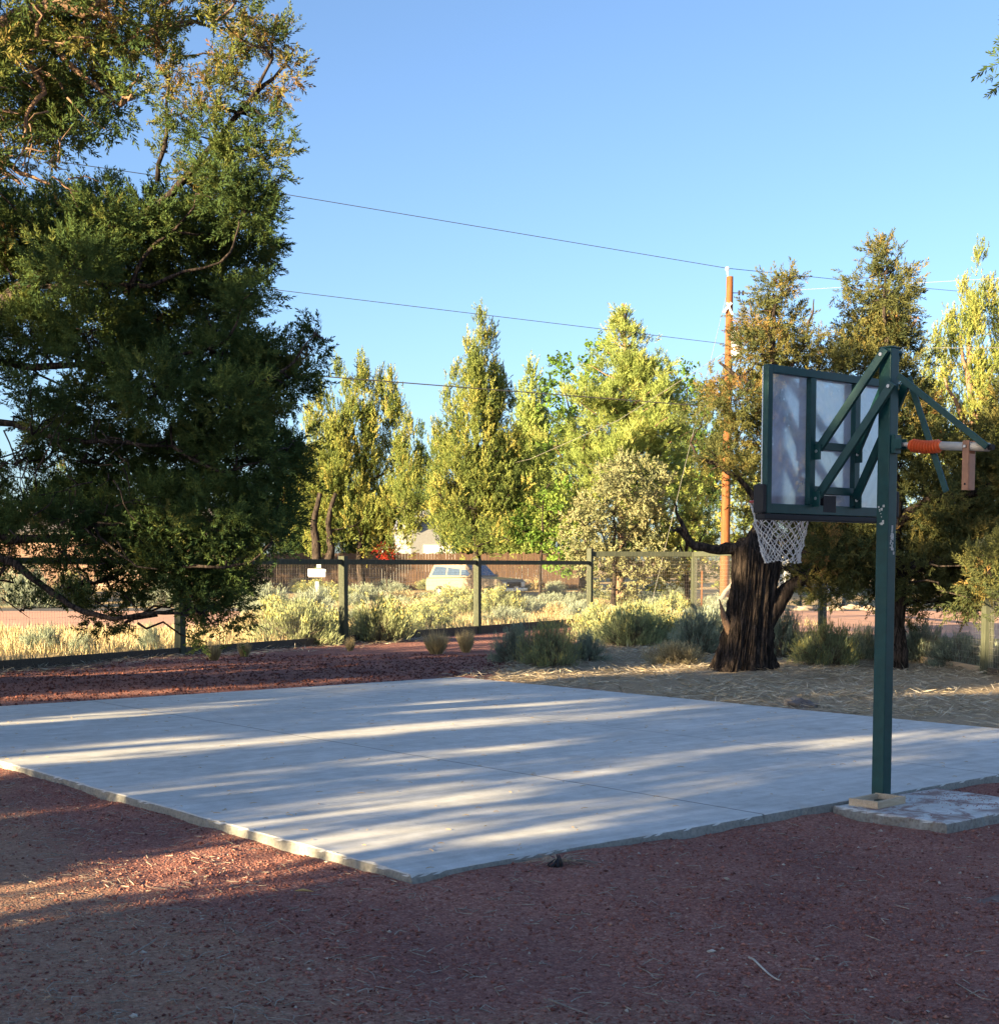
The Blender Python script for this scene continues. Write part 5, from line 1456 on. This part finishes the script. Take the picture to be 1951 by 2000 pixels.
def pbush(u, v, hpx, wpx, name, label, cat, kind, mat, var=0, group=None):
    p = gnd(u, v); s = p[1] / F
    return bush(name, label, cat, kind, mat, p[0], p[1], wpx * s, hpx * s, var, group, random.uniform(0, 6.28))


SG = 'sagebrush on the court side of the fences'
for (u, v, hp, wp, nm, kd, mt, lb) in (
        (985, 1268, 78, 95, 'sagebrush', 'sage', 'sage', 'grey green sagebrush in front of the fence, left of the yellowish bush'),
        (1052, 1276, 92, 110, 'rabbitbrush', 'sage', 'rabbit', 'yellowish green spiky bush in front of the middle of the fence'),
        (1118, 1266, 60, 70, 'sagebrush', 'sage', 'sage', 'small blue grey sagebrush right of the yellowish bush'),
        (1330, 1252, 88, 130, 'sagebrush', 'sage', 'sage', 'wide blue green sagebrush just left of the old trunk'),
        (1290, 1272, 48, 110, 'dry_bush', 'sage', 'straw', 'low dry straw coloured bush left of the old trunk'),
        (1492, 1258, 95, 95, 'sagebrush', 'sage', 'sage', 'tall blue grey sagebrush just right of the old trunk'),
        (1578, 1272, 86, 125, 'sagebrush', 'sage', 'rabbit', 'round pale green bush with straw base between trunk and hoop post'),
        (1650, 1262, 66, 90, 'sagebrush', 'sage', 'sage', 'grey sagebrush left of the hoop post'),
        (1755, 1266, 80, 110, 'sagebrush', 'sage', 'sage', 'blue grey sagebrush right of the hoop post'),
        (1830, 1276, 66, 120, 'sagebrush', 'sage', 'sage', 'low wide blue grey sagebrush by the right fence post'),
        (1925, 1288, 70, 100, 'sagebrush', 'sage', 'sage', 'blue grey sagebrush cut by the right edge'),
        (82, 1250, 56, 92, 'sagebrush', 'sage', 'sage', 'blue grey sagebrush at the fence foot near the left edge'),
        (158, 1254, 44, 56, 'sagebrush', 'sage', 'sage', 'small grey sagebrush second from the left edge at the fence foot'),
        (288, 1250, 60, 48, 'sagebrush', 'sage', 'sage', 'narrow grey sagebrush left of the fence post under the big juniper'),
        (408, 1264, 48, 44, 'grass_tuft', 'tuft', 'straw', 'pale dry grass tuft at the fence foot under the big juniper, left of a twin'),
        (466, 1258, 42, 36, 'grass_tuft', 'tuft', 'straw', 'smaller pale dry grass tuft right of its twin at the fence foot'),
        (668, 1244, 34, 26, 'grass_tuft', 'tuft', 'straw', 'small golden grass tuft at the foot of the post by the mailbox'),
        (832, 1252, 58, 66, 'grass_tuft', 'tuft', 'straw', 'pale grey grass tuft at the fence foot below the parked car'),
        (888, 1246, 58, 48, 'grass_tuft', 'tuft', 'straw', 'pale grass tuft against the fence post in front of the car')):
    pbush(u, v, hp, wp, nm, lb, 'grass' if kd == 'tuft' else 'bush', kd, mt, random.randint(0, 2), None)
for (u, v, hp, wp, nm, kd, mt, lb) in (
        (560, 1232, 92, 160, 'rabbitbrush', 'rabbit', 'rabbit', 'big yellow topped rabbitbrush beyond the fence left of the mailbox post'),
        (722, 1226, 88, 130, 'rabbitbrush', 'rabbit', 'rabbit', 'big yellow topped rabbitbrush just right of the fence post by the mailbox'),
        (598, 1186, 62, 100, 'sagebrush', 'sage', 'sage', 'grey green sagebrush hiding the foot of the mailbox post'),
        (500, 1160, 48, 110, 'sagebrush', 'sage', 'sage', 'grey green sagebrush far left of the mailbox'),
        (615, 1160, 42, 110, 'sagebrush', 'sage', 'sage', 'low grey green sagebrush on the far side of the mailbox'),
        (690, 1158, 45, 90, 'sagebrush', 'sage', 'sage', 'grey green sagebrush right of the mailbox in front of the board fence'),
        (870, 1166, 50, 130, 'rabbitbrush', 'rabbit', 'rabbit', 'bright yellow rabbitbrush in front of the parked car'),
        (958, 1180, 62, 90, 'rabbitbrush', 'rabbit', 'rabbit', 'yellow rabbitbrush at the front end of the parked car'),
        (1048, 1168, 38, 90, 'sagebrush', 'sage', 'sage', 'small grey green bush right of the parked car'),
        (50, 1160, 82, 120, 'sagebrush', 'sage', 'sage', 'tall grey green bush across the road at the left edge'),
        (330, 1158, 66, 120, 'sagebrush', 'sage', 'sage', 'grey green bush across the road behind the fence post'),
        (140, 1158, 70, 90, 'sagebrush', 'sage', 'rabbit', 'yellow topped bush across the road near the left edge')):
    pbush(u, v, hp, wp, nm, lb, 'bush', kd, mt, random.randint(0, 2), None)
g = np.random.default_rng(49)
cnt = 0
tries = 0
placed = []
while cnt < 100 and tries < 4000:
    tries += 1
    u = g.uniform(470, 1420); v = g.uniform(1140, 1236)
    p = gnd(u, v)
    if left_beyond(p[0], p[1]) < 1.0 and u < 1124: continue
    if u >= 1124 and p[1] < 36 and u > 1300: continue
    if any(math.hypot(p[0] - q[0], (p[1] - q[1]) * .6) < 0.5 for q in placed): continue
    placed.append(p); cnt += 1
    kd = g.choice(['rabbit', 'dry', 'sage', 'sage'])
    wd, hg = g.uniform(1.1, 2.0), g.uniform(0.5, 0.9)
    if kd == 'rabbit': bush('rabbitbrush', 'one of the lookalike smaller rabbitbrushes packed in the sunlit thicket beyond the fence', 'bush', 'rabbit', 'rabbit', p[0], p[1], wd, hg, int(g.integers(0, 3)), 'rabbitbrush of the sunlit thicket', g.uniform(0, 6))
    elif kd == 'dry': bush('dry_bush', 'one of the lookalike dry straw coloured bushes packed in the sunlit thicket', 'bush', 'sage', 'straw', p[0], p[1], wd * .8, hg * .85, int(g.integers(0, 3)), 'dry bushes of the sunlit thicket', g.uniform(0, 6))
    else: bush('sagebrush', 'one of the lookalike small grey green sagebrushes packed in the sunlit thicket', 'bush', 'sage', 'sage', p[0], p[1], wd * .8, hg * .8, int(g.integers(0, 3)), 'sagebrush of the sunlit thicket', g.uniform(0, 6))

# dry grass: one mass of blades beyond the fences
g = np.random.default_rng(50)
n = 90000
x = g.uniform(-17, 9, n); y = 22 + 26 * g.random(n)
ok = ((left_beyond(x, y) > 0.12) | ((y > 40) & (x > 1))) & ~((y > 37.5) & (x < -7.5)) & ~((x > 5.5) & (y > 41)) & (np.abs(x) < y * 0.42 + 1)
cl = vnoise(x, y, 2.2, 77) + g.normal(0, .5, n)
ok &= cl > -0.5
x, y = x[ok], y[ok]; n = len(x)
base = np.stack([x, y, gz(x, y) - 0.01], 1)
K = kite(n, g, base, g.normal(0, .35, (n, 3)) * (1, 1, 0) + (0, 0, 1), g.normal(0, 1, (n, 3)), g.uniform(0.12, 0.38, n), np.full(n, 0.017))
o = npmesh('dry_grass', K.reshape(-1, 3), np.arange(4 * n).reshape(-1, 4), M['straw'], None, np.clip(g.normal(.55, .25, n), 0, 1))
tag(o, 'golden dry grass growing beyond the wire fence', 'grass', kind='stuff')

# straw litter on the ground at the right of the court
n = 150000
x = g.uniform(-9, 11, n); y = g.uniform(11, 34, n)
a, b = slab_ab(x, y)
ok = ((b > LB + 0.05) | (a > LA + 0.1)) & (((x + .55) * 4.3 - (y - 21.3) > g.normal(0, 1.2, n)) | (left_beyond(x, y) > -1.4 * g.random(n))) & (left_beyond(x, y) < -0.05)
ok &= vnoise(x, y, 1.7, 5) + g.normal(0, .6, n) > -0.35
ok &= ~(((x - 8.6) / 1.5) ** 2 + ((y - 19.5) / .8) ** 2 < 1)
x, y = x[ok], y[ok]; n = len(x)
base = np.stack([x, y, gz(x, y) + g.uniform(0.004, 0.03, n)], 1)
ang = g.uniform(0, 6.283, n)
d = np.stack([np.cos(ang), np.sin(ang), g.normal(0.06, .16, n)], 1)
K = kite(n, g, base, d, np.tile([[0, 0, 1.0]], (n, 1)) + g.normal(0, .4, (n, 3)), g.uniform(0.08, 0.30, n), g.uniform(0.008, 0.016, n))
o = npmesh('straw_litter', K.reshape(-1, 3), np.arange(4 * n).reshape(-1, 4), M['litter'], None, np.clip(g.normal(.5, .28, n), 0, 1))
tag(o, 'dry straw litter strewn over the soil at the right of the court', 'straw', kind='stuff')

# loose cinder gravel in the foreground
OCT = np.array([[1, 0, 0], [-1, 0, 0], [0, 1, 0], [0, -1, 0], [0, 0, 1], [0, 0, -1]], float)
OF = np.array([[0, 2, 4], [2, 1, 4], [1, 3, 4], [3, 0, 4], [2, 0, 5], [1, 2, 5], [3, 1, 5], [0, 3, 5]])


def stones(name, x, y, size, tint, mat, g, dz=0.0):
    n = len(x)
    S = OCT[None] * (1 + g.normal(0, .22, (n, 6, 1))) * (size[:, None, None] * g.uniform(.6, 1.3, (n, 1, 3)) * (1, 1, .7))
    S = S + g.normal(0, .12, S.shape) * size[:, None, None]
    an = g.uniform(0, 6.283, n); c, s = np.cos(an), np.sin(an)
    R = np.stack([np.stack([c, -s, 0 * c], 1), np.stack([s, c, 0 * c], 1), np.stack([0 * c, 0 * c, 1 + 0 * c], 1)], 1)
    S = np.einsum('nij,nkj->nki', R, S)
    S = S + np.stack([x, y, gz(x, y) + size * .25 + dz], 1)[:, None]
    Fc = (OF[None] + (np.arange(n) * 6)[:, None, None]).reshape(-1, 3)
    return npmesh(name, S.reshape(-1, 3), Fc, mat, None, np.repeat(tint, 8))


n = 130000
y = 4.5 + 9.5 * g.random(n) ** 1.25; x = g.uniform(-.42, .42, n) * y
a, b = slab_ab(x, y)
ok = ~((a > -0.02) & (b > -0.02) & (a < LA + .02) & (b < LB + .02)) & ~((a > pa - .03) & (a < 0) & (b > PADB0 - .03) & (b < PADB0 + 1.28))
ok &= (vnoise(x, y, 2.4, 21) + g.normal(0, .7, n) > -0.55)
x, y = x[ok], y[ok]; n = len(x)
dfac = np.clip((-x * 0.9 - (y - 6.5) * 0.55 - 0.4) / 1.4, 0, 1)
kp = g.random(n) > dfac * 0.6
x, y, n = x[kp], y[kp], kp.sum()
tint = np.clip(g.normal(.45, .2, n), 0, .93); tint[g.random(n) < 0.012] = 1.0
o = stones('gravel', x, y, np.clip(g.lognormal(-5.3, .45, n), .002, .014), tint, M['pebble'], g)
tag(o, 'loose dark red cinder gravel in the foreground', 'gravel', kind='stuff')
n = 24000
y = g.uniform(14, 27, n); x = g.uniform(-11, 2, n); a, b = slab_ab(x, y)
ok = (a > LA + .05) & ((x + .55) * 4.3 - (y - 21.3) < 1.0) & (left_beyond(x, y) < -.15); x, y = x[ok], y[ok]; n = len(x)
o = stones('gravel', x, y, np.clip(g.lognormal(-4.3, .4, n), .006, .03), np.clip(g.normal(.06, .12, n), 0, .93), M['pebble'], g)
tag(o, 'red cinder gravel between the far edge of the court and the left fence', 'gravel', kind='stuff')

# litter: dry needles and twigs over the foreground
n = 5200
y = 4.5 + 8 * g.random(n) ** 1.3; x = g.uniform(-.42, .42, n) * y
a, b = slab_ab(x, y)
ok = ~((a > -0.02) & (b > -0.02) & (a < LA) & (b < LB)) & (g.random(n) < np.clip(.45 - x * .22, .15, 1)) & ~((a > pa - .03) & (a < 0) & (b > PADB0 - .03) & (b < PADB0 + 1.28))
x, y = x[ok], y[ok]; n = len(x)
mb = MB()
for i in range(n):
    an = g.uniform(0, 6.283); L_ = g.uniform(.02, .09) * (1 if g.random() < .93 else 1.9); z = float(gz(x[i], y[i])) + .010
    p = np.array([x[i], y[i], z]); d = np.array([math.cos(an), math.sin(an), g.normal(0, .12)]) * L_
    e = np.array([-d[1], d[0], 0.03]) * g.normal(0, .25)
    mb.tube([p, p + d * .5 + e, p + d], [0.0028, 0.0026, 0.0014], 3)
o = mb.build('needle_litter', M['deadwood']); tag(o, 'pale dry twigs and needles littering the foreground gravel', 'litter', kind='stuff')


# single foreground things
def curved(name, label, cat, pix, r0, r1, mat, lift=0.012):
    P = [gnd(u, v) for u, v in pix]
    P = [np.array([p[0], p[1], float(gz(p[0], p[1])) + lift]) for p in P]
    o = MB().tube(P, np.linspace(r0, r1, len(P)), 6).build(name, mat, None, smooth=True)
    return tag(o, label, cat)


curved('stick', 'curved bleached white stick lying on the gravel at lower right', 'stick', [(1427, 1827), (1436, 1830), (1450, 1842), (1466, 1854), (1480, 1862), (1487, 1864)], .0055, .003, M['dry_stick'], 0.012)
curved('twig', 'thin pale twig on the gravel near the right edge', 'twig', [(1822, 1880), (1845, 1893), (1870, 1907), (1890, 1912)], .003, .002, M['deadwood'])
curved('twig', 'crooked pale twig at the bottom edge left of centre', 'twig', [(1045, 1910), (1072, 1918), (1090, 1925), (1120, 1934)], .005, .002, M['deadwood'])
curved('twig', 'hooked pale twig on the brown dirt below the left end of the court', 'twig', [(438, 1778), (450, 1790), (462, 1788), (470, 1776)], .004, .002, M['deadwood'])
curved('twig', 'forked twig lying left of the yellow leaf', 'twig', [(250, 1826), (290, 1805), (300, 1796)], .004, .002, M['deadwood'])
p = gnd(580, 1706)
lf_ = MB(); lf_.add([p + (-.05, 0, .022), p + (-.01, .018, .03), p + (.05, -.01, .02), p + (.0, -.016, .028), p + (-.05, 0, .019), p + (-.01, .018, .027), p + (.05, -.01, .017), p + (.0, -.016, .025)], [(0, 3, 2, 1), (4, 5, 6, 7), (0, 1, 5, 4), (1, 2, 6, 5), (2, 3, 7, 6), (3, 0, 4, 7)])
tag(lf_.build('leaf', M['leaf_litter']), 'curled dry yellow leaf on the dirt below the near corner of the court', 'leaf')


def rock(u, v, r, mat, label, seed, sc=(1, .8, .6), z=None):
    g = np.random.default_rng(seed)
    p = gnd(u, v); nlat, nlon = 14, 20
    V = []
    for i in range(nlat + 1):
        t = math.pi * i / nlat
        for j in range(nlon):
            a = 2 * math.pi * j / nlon
            d = np.array([math.sin(t) * math.cos(a), math.sin(t) * math.sin(a), math.cos(t)])
            f = 1 + .16 * math.sin(d @ np.array([3.1, 1.7, 2.2]) * 1.6 + seed) + .10 * math.sin(d @ np.array([-4, 5, 3]) + seed * 2) + .05 * math.sin(d @ np.array([9, -7, 8]))
            V.append(p + d * f * r * np.array(sc) + (0, 0, float(gz(p[0], p[1])) + r * sc[2] * .45))
    Fs = [(i * nlon + j, (i + 1) * nlon + j, (i + 1) * nlon + (j + 1) % nlon, i * nlon + (j + 1) % nlon) for i in range(nlat) for j in range(nlon)]
    return tag(MB().add(V, Fs).build('rock', mat, None, smooth=True), label, 'rock')


rock(1510, 1351, .11, M['stone'], 'tan rounded rock at the far right edge of the court', 3)
rock(1527, 1354, .12, M['stone_dark'], 'dark grey rock wedged just right of the tan rock', 5, (1.2, .9, .55))
rock(1542, 1356, .09, M['stone_dark'], 'small flat grey rock rightmost of the three by the court edge', 8, (1.3, .9, .45))
rock(1355, 1815, .014, M['dry_stick'], 'small white pebble left of the bleached stick', 9, (1.4, .9, .5))
rock(1383, 1687, .018, M['stone'], 'small tan pebble on the gravel in front of the court', 10)
rock(1450, 1768, .012, M['stone'], 'tiny pale pebble above the bleached stick', 11)
rock(255, 1937, .016, M['dry_stick'], 'small white pebble on the dirt near the bottom left', 12)
for i, u in enumerate((1496, 1530, 1562, 1590, 1625, 1658)):
    rock(u, 1163 + (i % 2) * 2, 0.28, M['stone'], 'pale border stone along the far side of the red road', 20 + i, (1.4, .8, .5))['group'] = 'border stones along the road'

# half buried timber at lower right
p, q = gnd(1700, 1772), gnd(2080, 1672)
o = MB().bar(p + (0, 0, -.05), q + (0, 0, -.012), .12, .09).build('landscape_timber', M['old_timber'], None, bevel=.012)
tag(o, 'weathered timber edging half buried in gravel at lower right', 'timber')

# black root clump with dry stalks by the slab edge
p = gnd(1064, 1663); p[2] = float(gz(p[0], p[1]))
wd = empty('weed_clump', p, 'black withered weed with dry pale stalks at the near edge of the court', 'weed')
mb = MB()
for k in range(9):
    d = g.normal(0, 1, 3) * (.022, .018, .0)
    mb.tube([d, d * 1.2 + (0, 0, .015), d * .4 + (g.normal(0, .012), 0, g.uniform(.03, .085))], [.009, .007, .002], 6)
mb.build('root_crown', M['weed_dark'], wd, smooth=True)
mb = MB()
for k in range(46):
    an = g.uniform(0, 6.283); L_ = g.uniform(.06, .22)
    e = np.array([math.cos(an) * L_ * 1.2, abs(math.sin(an)) * L_ * .6 - .02, abs(g.normal(0, .03))])
    mb.tube([(0, 0.01, .02), e * .5 + (0, 0, .03), e], [.0035, .003, .0018], 3)
mb.build('stalks', M['deadwood'], wd)

# red grit spilled on the pad
n = 900
a = pa + (0 - pa) * g.random(n); b = PADB0 + 1.2 * g.random(n)
w1 = np.exp(-(((b - PADB0 - .95) / .3) ** 2 + ((a - pa * .5) / .35) ** 2)) + .04
ok = g.random(n) < w1
a, b = a[ok] * .94, b[ok]
x = N0[0] + A[0] * a + B[0] * b; y = N0[1] + A[1] * a + B[1] * b
sz = g.uniform(.002, .006, len(x))
o = stones('cinder_grit', x, y, sz, np.clip(g.normal(.6, .2, len(x)), 0, .9), M['pebble'], g, 0.0)
me = o.data; co = np.empty(len(me.vertices) * 3, np.float32); me.vertices.foreach_get('co', co); co = co.reshape(-1, 3)
gr = np.repeat(gz(x, y), 6); co[:, 2] += 0.056 - gr; me.vertices.foreach_set('co', co.ravel()); me.update()
tag(o, 'scatter of red cinder grit spilled on the hoop pad', 'grit', kind='stuff')

# a few dry needles and crumbs blown onto the slab
n = 420
a = LA * g.random(n); b = LB * g.random(n) ** 1.3
mb = MB()
for i in range(n):
    p = N0 + A * a[i] + B * b[i]; p[2] = SZ + 0.003; an = g.uniform(0, 6.283); L_ = g.uniform(.015, .06)
    d = np.array([math.cos(an), math.sin(an), 0.02]) * L_
    mb.tube([p, p + d * .5 + (0, 0, .004), p + d], [0.002, 0.0022, 0.0012], 3)
tag(mb.build('needle_litter', M['leaf_litter']), 'dry needles scattered on the concrete court', 'litter', kind='stuff')
